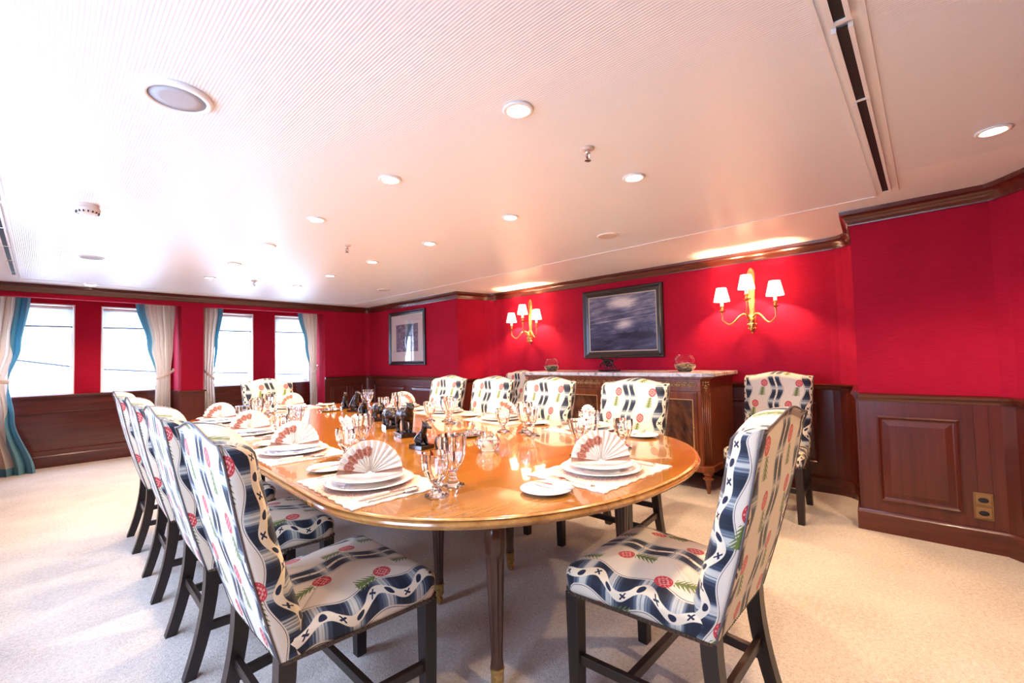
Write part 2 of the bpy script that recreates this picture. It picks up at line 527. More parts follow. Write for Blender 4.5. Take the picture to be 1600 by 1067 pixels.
def mk_print():
    m, nt, b = new_mat('grey_print'); S.nt = nt
    n1 = noise(nt, coords(nt, 'Generated', (1, 2.0, 2.5)), 3.0, 6, 0.7, 1.0)
    c = ramp(nt, n1, [(0.35, (0.07, 0.08, 0.12)), (0.55, (0.22, 0.24, 0.33)), (0.7, (0.5, 0.5, 0.58))])
    nt.links.new(c, b.inputs['Base Color']); b.inputs['Roughness'].default_value = 0.5
    return m
PRINT = mk_print()

def mk_fabric(name, c, rough=0.85):
    m, nt, b = new_mat(name); S.nt = nt
    n1 = noise(nt, coords(nt, 'Object', (90, 90, 30)), 3.0, 2)
    col = mixc(S(n1), tuple(x * 0.9 for x in c), tuple(min(1, x * 1.08) for x in c))
    nt.links.new(col, b.inputs['Base Color']); b.inputs['Roughness'].default_value = rough; b.inputs['Specular IOR Level'].default_value = 0.2
    return m

def mk_bronze(name, base, hi, rough):
    m, nt, b = new_mat(name); S.nt = nt
    n1 = noise(nt, coords(nt, 'Object'), 60, 3)
    c = ramp(nt, n1, [(0.35, base), (0.7, hi)])
    nt.links.new(c, b.inputs['Base Color']); b.inputs['Metallic'].default_value = 0.85; b.inputs['Roughness'].default_value = rough
    bump(nt, b, n1, 0.3, 0.002)
    return m
BRONZE = mk_bronze('dark_bronze', (0.016, 0.013, 0.014), (0.06, 0.048, 0.045), 0.24)
BRASS = mk_bronze('gilt_brass', (0.45, 0.27, 0.08), (0.70, 0.47, 0.17), 0.28)
ORMOLU = mk_bronze('old_gilt', (0.42, 0.24, 0.09), (0.70, 0.46, 0.20), 0.4)
SILVER = simple('silver', (0.80, 0.77, 0.72), 0.16, 1.0)
CHROME = simple('chrome', (0.75, 0.73, 0.72), 0.12, 1.0)
BLACKSTONE = simple('black_marble', (0.008, 0.008, 0.010), 0.08, 0, 0.5)
PORCELAIN = simple('white_porcelain', (0.80, 0.77, 0.74), 0.12, 0, 0.4)
GOLDRIM = simple('plate_band', (0.42, 0.36, 0.33), 0.25, 0.2)
GLASS = simple('crystal', (1, 1, 1), 0.0, 0, 0, 0.5, trans=1.0, ior=1.5)
WHITEPAINT = simple('white_paint', (0.82, 0.79, 0.76), 0.35)
BLACK = simple('dark_slot', (0.004, 0.004, 0.006), 0.6)
PLASTIC = simple('cream_plastic', (0.62, 0.50, 0.43), 0.4)
GRILLE = simple('grey_speaker_grille', (0.42, 0.40, 0.42), 0.6)
PIPING = simple('dark_piping', (0.11, 0.09, 0.09), 0.6)
NAILS = simple('nailhead_trim', (0.10, 0.07, 0.05), 0.35, 0.7)
LAMP = simple('lit_lamp', (1, 0.9, 0.75), 0.4, emit=(1.0, 0.86, 0.66), es=30.0)
CANDLE = simple('candle_sleeve', (0.85, 0.78, 0.62), 0.5, emit=(1.0, 0.72, 0.40), es=1.2)
MATBOARD = simple('mat_board', (0.74, 0.68, 0.66), 0.6)
FRAMEBLACK = simple('black_frame', (0.016, 0.010, 0.010), 0.28, 0, 0.1)
FRAMEGILT = simple('frame_slip', (0.42, 0.33, 0.24), 0.35, 0.4)
PANEGLASS = None
def mk_pane():
    m, nt, b = new_mat('window_glass')
    out = nt.nodes['Material Output']
    tr = nt.nodes.new('ShaderNodeBsdfTransparent'); gl = nt.nodes.new('ShaderNodeBsdfGlossy'); gl.inputs['Roughness'].default_value = 0.02
    mx = nt.nodes.new('ShaderNodeMixShader'); mx.inputs[0].default_value = 0.06
    nt.links.new(tr.outputs[0], mx.inputs[1]); nt.links.new(gl.outputs[0], mx.inputs[2]); nt.links.new(mx.outputs[0], out.inputs[0])
    return m
PANEGLASS = mk_pane()
def mk_translucent(name, col, amt, emit=None, es=0.0):
    m, nt, b = new_mat(name); out = nt.nodes['Material Output']
    df = nt.nodes.new('ShaderNodeBsdfDiffuse'); tl = nt.nodes.new('ShaderNodeBsdfTranslucent'); mx = nt.nodes.new('ShaderNodeMixShader')
    df.inputs[0].default_value = (*col, 1); tl.inputs[0].default_value = (*col, 1); mx.inputs[0].default_value = amt
    nt.links.new(df.outputs[0], mx.inputs[1]); nt.links.new(tl.outputs[0], mx.inputs[2])
    last = mx.outputs[0]
    if emit:
        em = nt.nodes.new('ShaderNodeEmission'); em.inputs[0].default_value = (*emit, 1); em.inputs[1].default_value = es
        ad = nt.nodes.new('ShaderNodeAddShader'); nt.links.new(last, ad.inputs[0]); nt.links.new(em.outputs[0], ad.inputs[1]); last = ad.outputs[0]
    nt.links.new(last, out.inputs[0])
    return m
BLIND = mk_translucent('sheer_blind', (0.62, 0.63, 0.66), 0.6)
CURTAIN = mk_translucent('cream_curtain', (0.88, 0.79, 0.70), 0.52)
TEAL = mk_translucent('teal_lining', (0.24, 0.50, 0.58), 0.45)
SHADE = mk_translucent('lit_lampshade', (0.88, 0.80, 0.68), 0.6, (1.0, 0.80, 0.56), 1.6)
POTPOURRI = mk_bronze('potpourri', (0.10, 0.06, 0.03), (0.42, 0.33, 0.18), 0.9)
POTPOURRI.node_tree.nodes['Principled BSDF'].inputs['Metallic'].default_value = 0.0

# ------------------------------------------------------------------ room shell
H = 2.16
NEAR_Y = -1.7
def arc(cx, cy, r, a0, a1, n=6):
    return [(cx + r * cos(radians(a0 + (a1 - a0) * i / n)), cy + r * sin(radians(a0 + (a1 - a0) * i / n))) for i in range(n + 1)]

# right-hand wall in plan, from the window corner towards the camera; interior on the right hand
P_A = arc(3.95, 7.25, 0.08, 90, 0, 4) + [(4.03, 4.83)]
P_REC = [(4.03, 4.83)] + [(4.43, 4.76)] + arc(4.41, 4.56, 0.20, 78, 0, 5) + arc(4.41, 0.60, 0.20, 0, -80, 5) + [(3.84, 0.36)]
P_B = [(3.84, 0.36), (3.84, -0.30), (3.78, -0.36), (3.66, -0.44), (3.30, -0.66), (3.30, NEAR_Y)]
RIGHT = P_A + P_REC[1:] + P_B[1:]
NEARW = [(3.30, NEAR_Y), (LEFT_X, NEAR_Y)]
WALLS = {}

floor = MB().box(LEFT_X - 0.1, 4.9, NEAR_Y - 0.1, ALC_Y + 0.1, -0.05, 0).build('floor', CARPET, kind='structure')
tag(floor, 'beige looped carpet covering the whole dining room floor')

# walls: red fabric above, mahogany wainscot below
T = -0.12
wr = sweep(RIGHT, [(0, 0.0), (0, H), (T, H), (T, 0.0)]).build('wall_right', REDFAB, kind='structure')
wf = sweep(NEARW, [(0, 0.0), (0, H), (T, H), (T, 0.0)]).build('wall_front', REDFAB, kind='structure')
RAIL_Z = 0.92
def wainscot(path, parent, top):
    sweep(path, [(0.0, 0.0), (0.018, 0.0), (0.018, top), (0.0, top)]).build('wainscot', MAHOG_V, parent)
wainscot(P_A, wr, 0.93); wainscot(P_REC, wr, 0.90); wainscot(P_B, wr, 0.89); wainscot(NEARW, wf, 0.89)
def rail_profile(z):
    return [(0.0, z - 0.045), (0.024, z - 0.045), (0.026, z - 0.03), (0.034, z - 0.022), (0.042, z - 0.012), (0.042, z), (0.030, z + 0.008), (0.0, z + 0.008)]
BASE_PROF = [(0.0, 0.0), (0.036, 0.0), (0.036, 0.115), (0.030, 0.122), (0.026, 0.135), (0.0, 0.135)]
CORN = [(0.0, H - 0.095), (0.012, H - 0.095), (0.014, H - 0.080), (0.022, H - 0.072), (0.024, H - 0.058), (0.040, H - 0.034), (0.056, H - 0.026), (0.058, H), (0.0, H)]
n_trim = [0]
def trim(path, prof, mat, name=None, smooth=True):
    n_trim[0] += 1
    o = sweep(path, prof).build(name or 'trim_%d' % n_trim[0], mat, None, smooth=smooth, angle=radians(40), kind='structure')
    return o
trim(P_A, rail_profile(0.945), MAHOG_Y)
trim(P_REC, rail_profile(0.915), MAHOG_Y)
trim(P_B, rail_profile(0.905), MAHOG_Y)
trim(NEARW, rail_profile(0.905), MAHOG_X)
trim(RIGHT, CORN, MAHOG_Y)
trim(NEARW, CORN, MAHOG_X)
trim(RIGHT, BASE_PROF, MAHOG_Y, 'baseboard_right')
trim(NEARW, BASE_PROF, MAHOG_X, 'baseboard_front')

def raised_panel(parent, p0, p1, z0, z1, depth=0.018):
    """bolection-moulded panel on a straight stretch of wall between plan points p0 -> p1 (interior on the right hand)"""
    p0, p1 = Vector(p0), Vector(p1); d = (p1 - p0).normalized(); n = Vector((d.y, -d.x)); L = (p1 - p0).length
    def pt(s, o, z): q = p0 + d * s + n * (depth + o); return (q.x, q.y, z)
    def ring(i, o): return [pt(i, o, z0 + i), pt(L - i, o, z0 + i), pt(L - i, o, z1 - i), pt(i, o, z1 - i)]
    mb = MB().loft([ring(0, -0.004), ring(0, 0.010), ring(0.010, 0.014), ring(0.020, 0.004), ring(0.028, 0.002), ring(0.060, 0.011), ring(0.062, 0.011)])
    return mb.build('panel', MAHOG_V, parent)
raised_panel(wr, (3.84, 0.27), (3.84, -0.115), 0.205, 0.765)
raised_panel(wr, (4.03, 7.10), (4.03, 6.15), 0.24, 0.80)
raised_panel(wr, (4.03, 6.0), (4.03, 5.02), 0.24, 0.80)
for a, b in ((4.35, 3.75), (3.65, 2.9), (2.8, 2.05), (1.95, 1.25), (1.15, 0.72)):
    raised_panel(wr, (4.61, a), (4.61, b), 0.24, 0.76)
# flat boards beside the socket, with their joints
for y0, y1 in ((-0.128, -0.178), (-0.181, -0.240), (-0.243, -0.298)):
    MB().box(3.818, 3.824, y1, y0, 0.137, 0.858).build('board', MAHOG_V, wr)

# window wall: piers, fascia, alcoves
wb = empty('wall_back', kind='structure')
def red(x0, x1, y0, y1, z0, z1, parent=wb): return MB().box(x0, x1, y0, y1, z0, z1).build('fabric_panel', REDFAB, parent)
ALC1 = (-0.44, 1.29); ALC2 = (1.54, 3.24)
red(LEFT_X - .1, 4.1, WALL_Y, WALL_Y + 0.10, 2.014, H)                     # fascia over the alcoves
MB().box(LEFT_X - .1, 4.1, WALL_Y + 0.10, ALC_Y + .02, 2.065, H + .02).build('soffit', REDFAB, wb)
red(ALC1[1], ALC2[0], WALL_Y + .002, ALC_Y + .02, 0.84, 2.065)                           # pier
MB().box(ALC1[1] - .012, ALC2[0] + .012, WALL_Y - 0.016, ALC_Y, 0, 0.84).build('wainscot', MAHOG_V, wb)
MB().box(ALC1[1] - .025, ALC2[0] + .025, WALL_Y - 0.034, ALC_Y, 0.84, 0.862).build('pier_cap', MAHOG_X, wb)
red(ALC2[1], 4.15, WALL_Y + .002, ALC_Y + .02, 0.0, 2.065)                               # right end
MB().box(ALC2[1] - .012, 4.0, WALL_Y - 0.018, WALL_Y, 0, 0.93).build('wainscot', MAHOG_V, wb)
red(LEFT_X - .1, ALC1[0], WALL_Y, ALC_Y + .02, 0.0, 2.065)
trim([(ALC2[1] - .01, WALL_Y), (3.95, WALL_Y)], rail_profile(0.945), MAHOG_X)
trim([(LEFT_X, WALL_Y), (3.95, WALL_Y)], CORN, MAHOG_X)
trim([(ALC2[1] - .01, WALL_Y - .018), (3.97, WALL_Y - .018)], BASE_PROF, MAHOG_X, 'baseboard_back')
for a, b in ((3.32, 3.62), (3.66, 3.90)):
    raised_panel(wb, (a, WALL_Y), (b, WALL_Y), 0.24, 0.80)
def alcove_back(x0, x1, wins):
    xs = [x0] + [q for w in wins for q in w] + [x1]
    for i in range(0, len(xs), 2):
        red(xs[i], xs[i + 1], ALC_Y, ALC_Y + 0.16, WIN_Z0 - .02, 2.08)
    for a, b in wins:
        red(a, b, ALC_Y, ALC_Y + 0.16, WIN_Z1, 2.08)
    MB().box(x0, x1, ALC_Y, ALC_Y + 0.16, 0, WIN_Z0 - 0.02).build('wainscot', MAHOG_X, wb)
    MB().box(x0, x1, ALC_Y - 0.03, ALC_Y + 0.16, WIN_Z0 - 0.03, WIN_Z0).build('window_board', MAHOG_X, wb, bevel=.006)
    MB().box(x0, x1, ALC_Y - 0.014, ALC_Y, 0.655, 0.67).build('moulding', MAHOG_X, wb, bevel=.004)
    sweep([(x0, ALC_Y), (x1, ALC_Y)], [(0, 0), (0.05, 0), (0.05, 0.13), (0.04, 0.145), (0.02, 0.15), (0.02, 0.195), (0.008, 0.205), (0, 0.205)]).build('skirting', MAHOG_X, wb)
alcove_back(ALC1[0], ALC1[1], WINDOWS_X[:2]); alcove_back(ALC2[0], ALC2[1], WINDOWS_X[2:])

# left-hand wall with windows
wl = empty('wall_left', kind='structure')
def lpart(name, y0, y1, z0, z1, mat, dx=0.0):
    return MB().box(LEFT_X - 0.14, LEFT_X + dx, y0, y1, z0, z1).build(name, mat, wl)
ys = [NEAR_Y] + [q for w in WINDOWS_LEFT_Y for q in w] + [WALL_Y]
for i in range(0, len(ys), 2): lpart('fabric_panel', ys[i], ys[i + 1], WIN_Z0, WIN_Z1, REDFAB)
lpart('fabric_panel', NEAR_Y, WALL_Y, WIN_Z1, H, REDFAB)
lpart('wainscot', NEAR_Y, WALL_Y, 0, WIN_Z0, MAHOG_V)
trim([(LEFT_X, NEAR_Y), (LEFT_X, WALL_Y)], CORN, MAHOG_Y)
trim([(LEFT_X, NEAR_Y), (LEFT_X, WALL_Y)], BASE_PROF, MAHOG_Y, 'baseboard_left')
trim([(LEFT_X, NEAR_Y), (LEFT_X, WALL_Y)], rail_profile(WIN_Z0), MAHOG_Y)

BLINDBAR = simple('blind_bar', (0.10, 0.10, 0.14), 0.5)
# windows: frame with rounded inner corners, pane
def rrect(x0, x1, z0, z1, r, n=4):
    pts = []
    for cx, cz, a in ((x1 - r, z0 + r, -90), (x1 - r, z1 - r, 0), (x0 + r, z1 - r, 90), (x0 + r, z0 + r, 180)):
        for i in range(n + 1):
            t = radians(a + 90 * i / n); pts.append((cx + r * cos(t), cz + r * sin(t)))
    return pts
def window(n, mat4, w, z0, z1):
    """window in its own x (width) / y (depth, +y outside) frame"""
    e = empty('window_%d' % n, kind='structure')
    m = 0.035
    outer = rrect(0, w, z0, z1, 0.002); inner = rrect(m, w - m, z0 + m, z1 - m, 0.07)
    rings = [[(x, 0.07, z) for x, z in outer], [(x, 0.07, z) for x, z in inner], [(x, 0.13, z) for x, z in inner], [(x, 0.13, z) for x, z in outer], [(x, 0.07, z) for x, z in outer]]
    MB().loft(rings, cap=False).xf(mat4).build('frame', WHITEPAINT, e)
    liner = MB()
    for a in ((0, 0.012, z0, z1), (w - 0.012, w, z0, z1), (0.012, w - 0.012, z0, z0 + 0.012), (0.012, w - 0.012, z1 - 0.012, z1)):
        liner.box(a[0], a[1], -0.004, 0.07, a[2], a[3])
    liner.xf(mat4).build('jamb', WHITEPAINT, e)
    MB().box(m - .01, w - m + .01, 0.10, 0.105, z0 + m - .01, z1 - m + .01).xf(mat4).build('pane', PANEGLASS, e)
    return e
for i, (a, b) in enumerate(WINDOWS_X):
    m4 = Matrix.Translation((a, ALC_Y, 0)); window(i + 1, m4, b - a, WIN_Z0, WIN_Z1)
    who = ['leftmost window behind the left curtain', 'second window from the left', 'third window from the left', 'rightmost window of the far wall'][i]
    t = empty('roller_blind', ((a + b) / 2, ALC_Y + 0.03, 0), 0, 'sheer white roller blind half lowered in the ' + who, 'blind', 'sheer roller blinds')
    w = (b - a) / 2 - 0.02
    MB().box(-w, w, -0.001, 0.001, 1.73, WIN_Z1 - 0.035).build('cloth', BLIND, t)
    MB().box(-w, w, -0.008, 0.008, 1.715, 1.732).build('hem_bar', BLINDBAR, t, bevel=.003)
    MB().tube([(-w, 0, WIN_Z1 - 0.04), (w, 0, WIN_Z1 - 0.04)], 0.020, 12).build('roller', WHITEPAINT, t, smooth=True)
for i, (a, b) in enumerate(WINDOWS_LEFT_Y):
    m4 = Matrix.Translation((LEFT_X, a, 0)) @ Matrix.Rotation(pi / 2, 4, 'Z'); window(5 + i, m4, b - a, WIN_Z0, WIN_Z1)
rope = MB().tube([(x, 9.6, z) for x, z in ((-2.0, 1.72), (-1.2, 1.54), (-0.285, 1.342), (0.268, 1.234), (0.688, 1.171), (1.238, 1.12), (2.215, 1.061), (2.744, 1.034), (3.228, 0.996), (3.858, 0.957), (4.8, 0.90), (6.0, 0.84))], 0.016, 6).build('mooring_rope', simple('rope_grey', (0.03, 0.035, 0.045), 0.9), smooth=True)
tag(rope, 'thin dark mooring line crossing outside the far windows', 'rope')

# ceiling: flat border, ribbed inset panels, seams
ce = MB().box(LEFT_X - 0.1, 4.85, NEAR_Y - 0.1, WALL_Y + 0.05, H, H + 0.05).build('ceiling', CEIL_FLAT, kind='structure')
PX0, PX1, PY0, PY1 = -0.155, 3.53, 0.20, 6.90
MB().box(PX0, PX1, PY0, PY1, H - 0.006, H + 0.01).build('inset_panel', CEIL_RIB, ce)
MB().box(PX0, 3.15, NEAR_Y, 0.085, H - 0.006, H + 0.01).build('inset_panel', CEIL_RIB, ce)
for a in ((PX0 - .012, PX0, PY0, PY1), (PX1, PX1 + .012, PY0, PY1), (PX0 - .012, PX1 + .012, PY1, PY1 + .012), (PX0 - .012, PX1 + .012, PY0 - .012, PY0)):
    MB().box(*a, H - 0.010, H + 0.01).build('edge_strip', WHITEPAINT, ce)
MB().box(PX0, 3.5, .085, .095, H - 0.010, H + 0.01).build('edge_strip', WHITEPAINT, ce)
# strip vents
def vent(name, x0, x1, y0, y1, slots, label):
    t = empty(name, ((x0 + x1) / 2, (y0 + y1) / 2, H), 0, label, 'air vent')
    ox, oy = t.location.x, t.location.y
    fr = MB()
    horizontal = (x1 - x0) > (y1 - y0)
    for (a0, a1, b0, b1) in slots:
        MB().box(a0 - ox, a1 - ox, b0 - oy, b1 - oy, -0.014, -0.008).build('slot', BLACK, t)
        if horizontal:
            for q in (b0 - .012, b1): fr.box(a0 - ox, a1 - ox, q - oy, q + .012 - oy, -0.018, -0.001)
            fr.box(a1 - ox, a1 + .012 - ox, b0 - .012 - oy, b1 + .012 - oy, -0.018, -0.001)
        else:
            for q in (a0 - .012, a1): fr.box(q - ox, q + .012 - ox, b0 - oy, b1 - oy, -0.018, -0.001)
            fr.box(a0 - .012 - ox, a1 + .012 - ox, b1 - oy, b1 + .012 - oy, -0.018, -0.001)
    fr.build('frame', WHITEPAINT, t)
    return t
vent('strip_vent', 0.2, 3.46, 0.11, 0.18, [(0.3, 0.9, .130, .158), (0.93, 1.55, .130, .158), (1.60, 2.10, .130, .158), (2.125, 3.43, .130, .158)], 'long black slotted ceiling vent running above the right side of the room')
vent('strip_vent', -0.235, -0.165, 0.3, 6.65, [(-0.213, -0.187, y, y + .60) for y in (0.6, 1.25, 1.9, 2.55, 3.2, 3.85, 4.5, 5.15, 5.8)] + [(-0.213, -0.187, 6.43, 6.60)], 'slotted white ceiling vent along the left edge of the ceiling')

# ------------------------------------------------------------------ ceiling fittings
def make_downlight():
    t = empty('downlight')
    MB().lathe([(0.050, 0.0), (0.058, -0.002), (0.060, -0.006), (0.055, -0.010), (0.043, -0.010), (0.040, -0.004), (0.040, 0.0)], 28, cap=False).build('trim_ring', WHITEPAINT, t, smooth=True)
    MB().lathe([(0.039, -0.0045), (0.030, -0.0055), (0.001, -0.0055)], 20).build('lamp', LAMP, t)
    return t
DL = make_downlight()
spots = [(1.24, 1.106 + .91 * k) for k in range(6)] + [(2.157, 1.106 + .91 * k) for k in range(6)] + [(2.851, -0.25), (0.37, 6.985), (1.15, -0.45)]
names_a = ['nearest', 'second', 'third', 'fourth', 'fifth', 'farthest']
for i, (x, y) in enumerate(spots):
    o = DL if i == 0 else copy_tree(DL)
    o.location = (x, y, H - 0.005 if i < 14 else H - .005)
    if i < 6: lab = 'round recessed ceiling downlight, %s of the left-hand row' % names_a[i]
    elif i < 12: lab = 'round recessed ceiling downlight, %s of the right-hand row' % names_a[i - 6]
    elif i == 12: lab = 'bright recessed downlight beyond the ceiling vent at the right edge'
    elif i == 13: lab = 'small recessed downlight in the ceiling border above the far windows'
    else: lab = 'recessed downlight overhead, out of view behind the ceiling vent'
    tag(o, lab, 'ceiling light', 'recessed ceiling downlights')
    l = bpy.data.lights.new('downlight_beam', 'SPOT')
    l.energy = DOWNLIGHT_W * (0.35 if i == 13 else 1.0); l.color = WARM; l.spot_size = radians(125); l.spot_blend = 0.7; l.shadow_soft_size = 0.03
    lo = bpy.data.objects.new('beam', l); COL.objects.link(lo); lo.parent = o; lo.location = (0, 0, -0.03)

def round_fit(name, x, y, label, cat):
    return empty(name, (x, y, H - 0.006), 0, label, cat)
t = round_fit('ceiling_speaker', 0.318, 1.893, 'large round white ceiling speaker with grey grille near the left', 'speaker')
MB().lathe([(0.105, 0.0), (0.108, -0.008), (0.100, -0.016), (0.086, -0.016), (0.084, -0.010)], 36, cap=False).build('rim', WHITEPAINT, t, smooth=True)
MB().lathe([(0.085, -0.011), (0.05, -0.013), (0.001, -0.0135)], 32).build('grille', GRILLE, t, smooth=True)
for k, (x, y, lab) in enumerate(((3.063, 1.808, 'flat round ceiling speaker above the sideboard side'), (0.284, 5.232, 'flat round ceiling speaker near the far left of the ceiling'), (3.123, 5.259, 'flat round ceiling speaker in front of the framed print wall'))):
    t = round_fit('ceiling_speaker', x, y, lab, 'speaker')
    MB().lathe([(0.085, 0.0), (0.086, -0.004), (0.080, -0.007), (0.074, -0.007)], 30, cap=False).build('rim', WHITEPAINT, t, smooth=True)
    MB().lathe([(0.075, -0.0065), (0.001, -0.0075)], 30).build('grille', GRILLE if k == 1 else PLASTIC, t)
t = round_fit('smoke_detector', 0.173, 3.541, 'cream round smoke detector with slotted sides on the ceiling', 'smoke detector')
MB().lathe([(0.052, 0.0), (0.052, -0.018), (0.050, -0.02)], 28, cap=False).build('base', PLASTIC, t, smooth=True, angle=.6)
MB().lathe([(0.050, -0.019), (0.056, -0.022), (0.058, -0.034), (0.050, -0.050), (0.040, -0.056), (0.001, -0.058)], 28).build('cap', PLASTIC, t, smooth=True, angle=.8)
for k in range(16):
    a = 2 * pi * k / 16
    m = Matrix.Rotation(a, 4, 'Z')
    MB().box(0.040, 0.0535, -0.003, 0.003, -0.054, -0.044).xf(m).build('slit', BLACK, t)
def sprinkler(x, y, lab):
    t = round_fit('sprinkler', x, y, lab, 'sprinkler')
    MB().lathe([(0.032, 0.0), (0.032, -0.004), (0.022, -0.009), (0.014, -0.010)], 20).build('escutcheon', PLASTIC, t, smooth=True)
    MB().lathe([(0.012, -0.01), (0.012, -0.024), (0.008, -0.026)], 12).build('body', CHROME, t, smooth=True)
    for s in (-1, 1): MB().tube([(0.009 * s, 0, -0.025), (0.014 * s, 0, -0.038), (0.004 * s, 0, -0.055)], 0.0025, 6).build('arm', CHROME, t)
    MB().lathe([(0.003, -0.026), (0.003, -0.052)], 8).build('bulb', simple('red_bulb', (0.5, 0.15, 0.12), 0.1), t)
    MB().lathe([(0.001, -0.0555), (0.015, -0.056), (0.015, -0.058), (0.001, -0.059)], 14).build('deflector', CHROME, t)
sprinkler(1.704, 1.098, 'chrome pendant sprinkler, nearest of the three between the downlights')
sprinkler(1.698, 3.422, 'chrome pendant sprinkler, middle one of the three between the downlights')
sprinkler(1.658, 5.593, 'chrome pendant sprinkler, farthest one, nearest the windows')

# ------------------------------------------------------------------ curtains
def curtain(keys, label, teal_side, tie, group='tied-back cream curtains', border=False, folds=6, y=7.60):
    """keys: list of (z, x0, x1); teal_side -1/+1 marks the edge turned back to the lining"""
    t = empty('curtain', ((keys[-1][1] + keys[-1][2]) / 2, y, 0), 0, label, 'curtain', group)
    ox = t.location.x
    def ext(z):
        for (za, a0, a1), (zb, b0, b1) in zip(keys, keys[1:]):
            if zb <= z <= za:
                f = (za - z) / (za - zb); f = f * f * (3 - 2 * f)
                return a0 + (b0 - a0) * f, a1 + (b1 - a1) * f
        return keys[-1][1], keys[-1][2]
    NU, NV = folds * 12, 46
    zt, zb = keys[0][0], keys[-1][0]
    def teal_w(z):
        if z > tie[0]: return 0.03 + 0.20 * min(1.0, (z - tie[0]) / 0.55)
        return 0.03 + (0.24 * min(1.0, (tie[0] - z) / 0.7) if border else 0.0)
    def sheet(which, dy, z0, z1, nv):
        vs_, fs_ = [], []
        nu = int(NU * 0.8) if which == 'cloth' else NU if which == 'all' else max(8, NU // 5)
        for j in range(nv + 1):
            z = z0 + (z1 - z0) * j / nv
            x0, x1 = ext(z); w = x1 - x0; q = teal_w(z)
            u0, u1 = (0, 1) if which == 'all' else ((q, 1) if teal_side < 0 else (0, 1 - q)) if which == 'cloth' else ((0, q) if teal_side < 0 else (1 - q, 1))
            tight = min(1.0, abs(z - tie[0]) / 0.35)
            amp = 0.022 + 0.036 * min(1, w / 0.45) * (0.5 + 0.5 * tight)
            for side in (0, 1):
                for i in range(nu + 1):
                    u = u0 + (u1 - u0) * i / nu
                    ph = 2 * pi * folds * u + 0.5 * sin(3 * u + 2 * z)
                    yy = amp * (sin(ph) * 0.8 + 0.2 * sin(2.3 * ph + 1)) - dy + side * 0.004
                    vs_.append((x0 + w * (u + 0.012 * sin(ph * 2)) - ox, yy, z))
        row = 2 * (nu + 1)
        for j in range(nv):
            for side in (0, 1):
                for i in range(nu):
                    a = j * row + side * (nu + 1) + i
                    fs_.append((a, a + 1, a + row + 1, a + row))
            for i in (0, nu):
                a = j * row + i; b_ = a + nu + 1
                fs_.append((a, b_, b_ + row, a + row))
        return MB().add(vs_, fs_)
    b0 = 0.085 if border else zb
    sheet('cloth', 0, zt, b0, NV).build('cloth', CURTAIN, t, smooth=True)
    sheet('lining', 0.012, zt, b0, NV).build('lining', TEAL, t, smooth=True)
    if border: sheet('all', 0.004, b0, zb, 3).build('hem_border', TEAL, t, smooth=True)
    # tieback: band around the gathered cloth, running up to its hook
    tz, tx0, tx1, hookx, hookz = tie
    pts = []
    n = 14
    for i in range(n + 1):
        f = i / n
        x = tx0 + (tx1 - tx0) * f
        yy = -0.075 * sin(pi * (0.15 + 0.75 * f)) - 0.012
        hz = (hookz - tz) * ((f ** 1.6) if hookx > tx0 + 0.5 * (tx1 - tx0) else ((1 - f) ** 1.6))
        pts.append((x - ox, yy, tz + hz))
    rings = [[(p[0], p[1], p[2] - .022), (p[0], p[1] - .006, p[2] - .012), (p[0], p[1] - .006, p[2] + .012), (p[0], p[1], p[2] + .022), (p[0], p[1] + .004, p[2])] for p in pts]
    MB().loft(rings).build('tieback', CURTAIN, t, smooth=True)
    hp = pts[-1] if hookx > tx0 + 0.5 * (tx1 - tx0) else pts[0]
    MB().tube([(hp[0], hp[1], hp[2]), (hp[0], 0.06, hp[2] + 0.01), (hp[0], 0.10, hp[2] + .01)], 0.006, 6).build('hook', BRASS, t)
    return t
curtain([(2.055, -0.60, -0.10), (1.45, -0.60, -0.16), (1.06, -0.60, -0.25), (0.65, -0.60, -0.20), (0.0, -0.60, -0.035)], 'cream curtain with teal lining and hem at the left edge of the far wall', 1, (1.06, -0.60, -0.245, -0.60, 1.14), border=True)
curtain([(2.055, 0.84, 1.27), (1.5, 0.96, 1.245), (1.06, 1.055, 1.215), (0.6, 1.045, 1.215), (0.01, 1.00, 1.225)], 'cream curtain tied back right of the second window, left of the pier', -1, (1.045, 1.050, 1.255, 1.26, 1.15))
curtain([(2.055, 1.56, 1.835), (1.5, 1.57, 1.77), (1.03, 1.585, 1.725), (0.6, 1.59, 1.74), (0.01, 1.60, 1.78)], 'cream curtain tied back left of the third window, right of the pier', 1, (1.0, 1.575, 1.730, 1.575, 1.15), folds=5)
curtain([(2.055, 2.90, 3.225), (1.5, 3.02, 3.215), (1.05, 3.10, 3.205), (0.6, 3.105, 3.215), (0.01, 3.10, 3.225)], 'cream curtain tied back at the right end of the far windows', -1, (1.03, 3.095, 3.225, 3.225, 1.15), folds=5)

# ------------------------------------------------------------------ dining chairs
def mesh_uv(name, verts, faces, uvs, mat, parent, smooth=True):
    me = bpy.data.meshes.new(name); me.from_pydata(verts, [], faces)
    ul = me.uv_layers.new(name='cloth')
    k = 0
    for f, fu in zip(faces, uvs):
        for q in fu:
            ul.data[k].uv = q; k += 1
    if smooth: me.polygons.foreach_set('use_smooth', [True] * len(me.polygons))
    me.materials.append(mat)
    o = bpy.data.objects.new(name, me); link(o, parent); return o

def back_y(z):                         # rear face of the back, leaning away from the sitter
    f = (z - 0.40) / 0.64
    return -0.245 - 0.150 * f - 0.012 * sin(pi * f)
def back_hw(z): return 0.222 + 0.026 * min(1, (z - 0.40) / 0.6)
def back_top(x):
    a = 0.5 + 0.5 * cos(pi * min(1.0, abs(x) / 0.235))
    return 1.006 + 0.034 * a
def back_th(z): return 0.095 - 0.018 * (z - 0.4) / 0.64

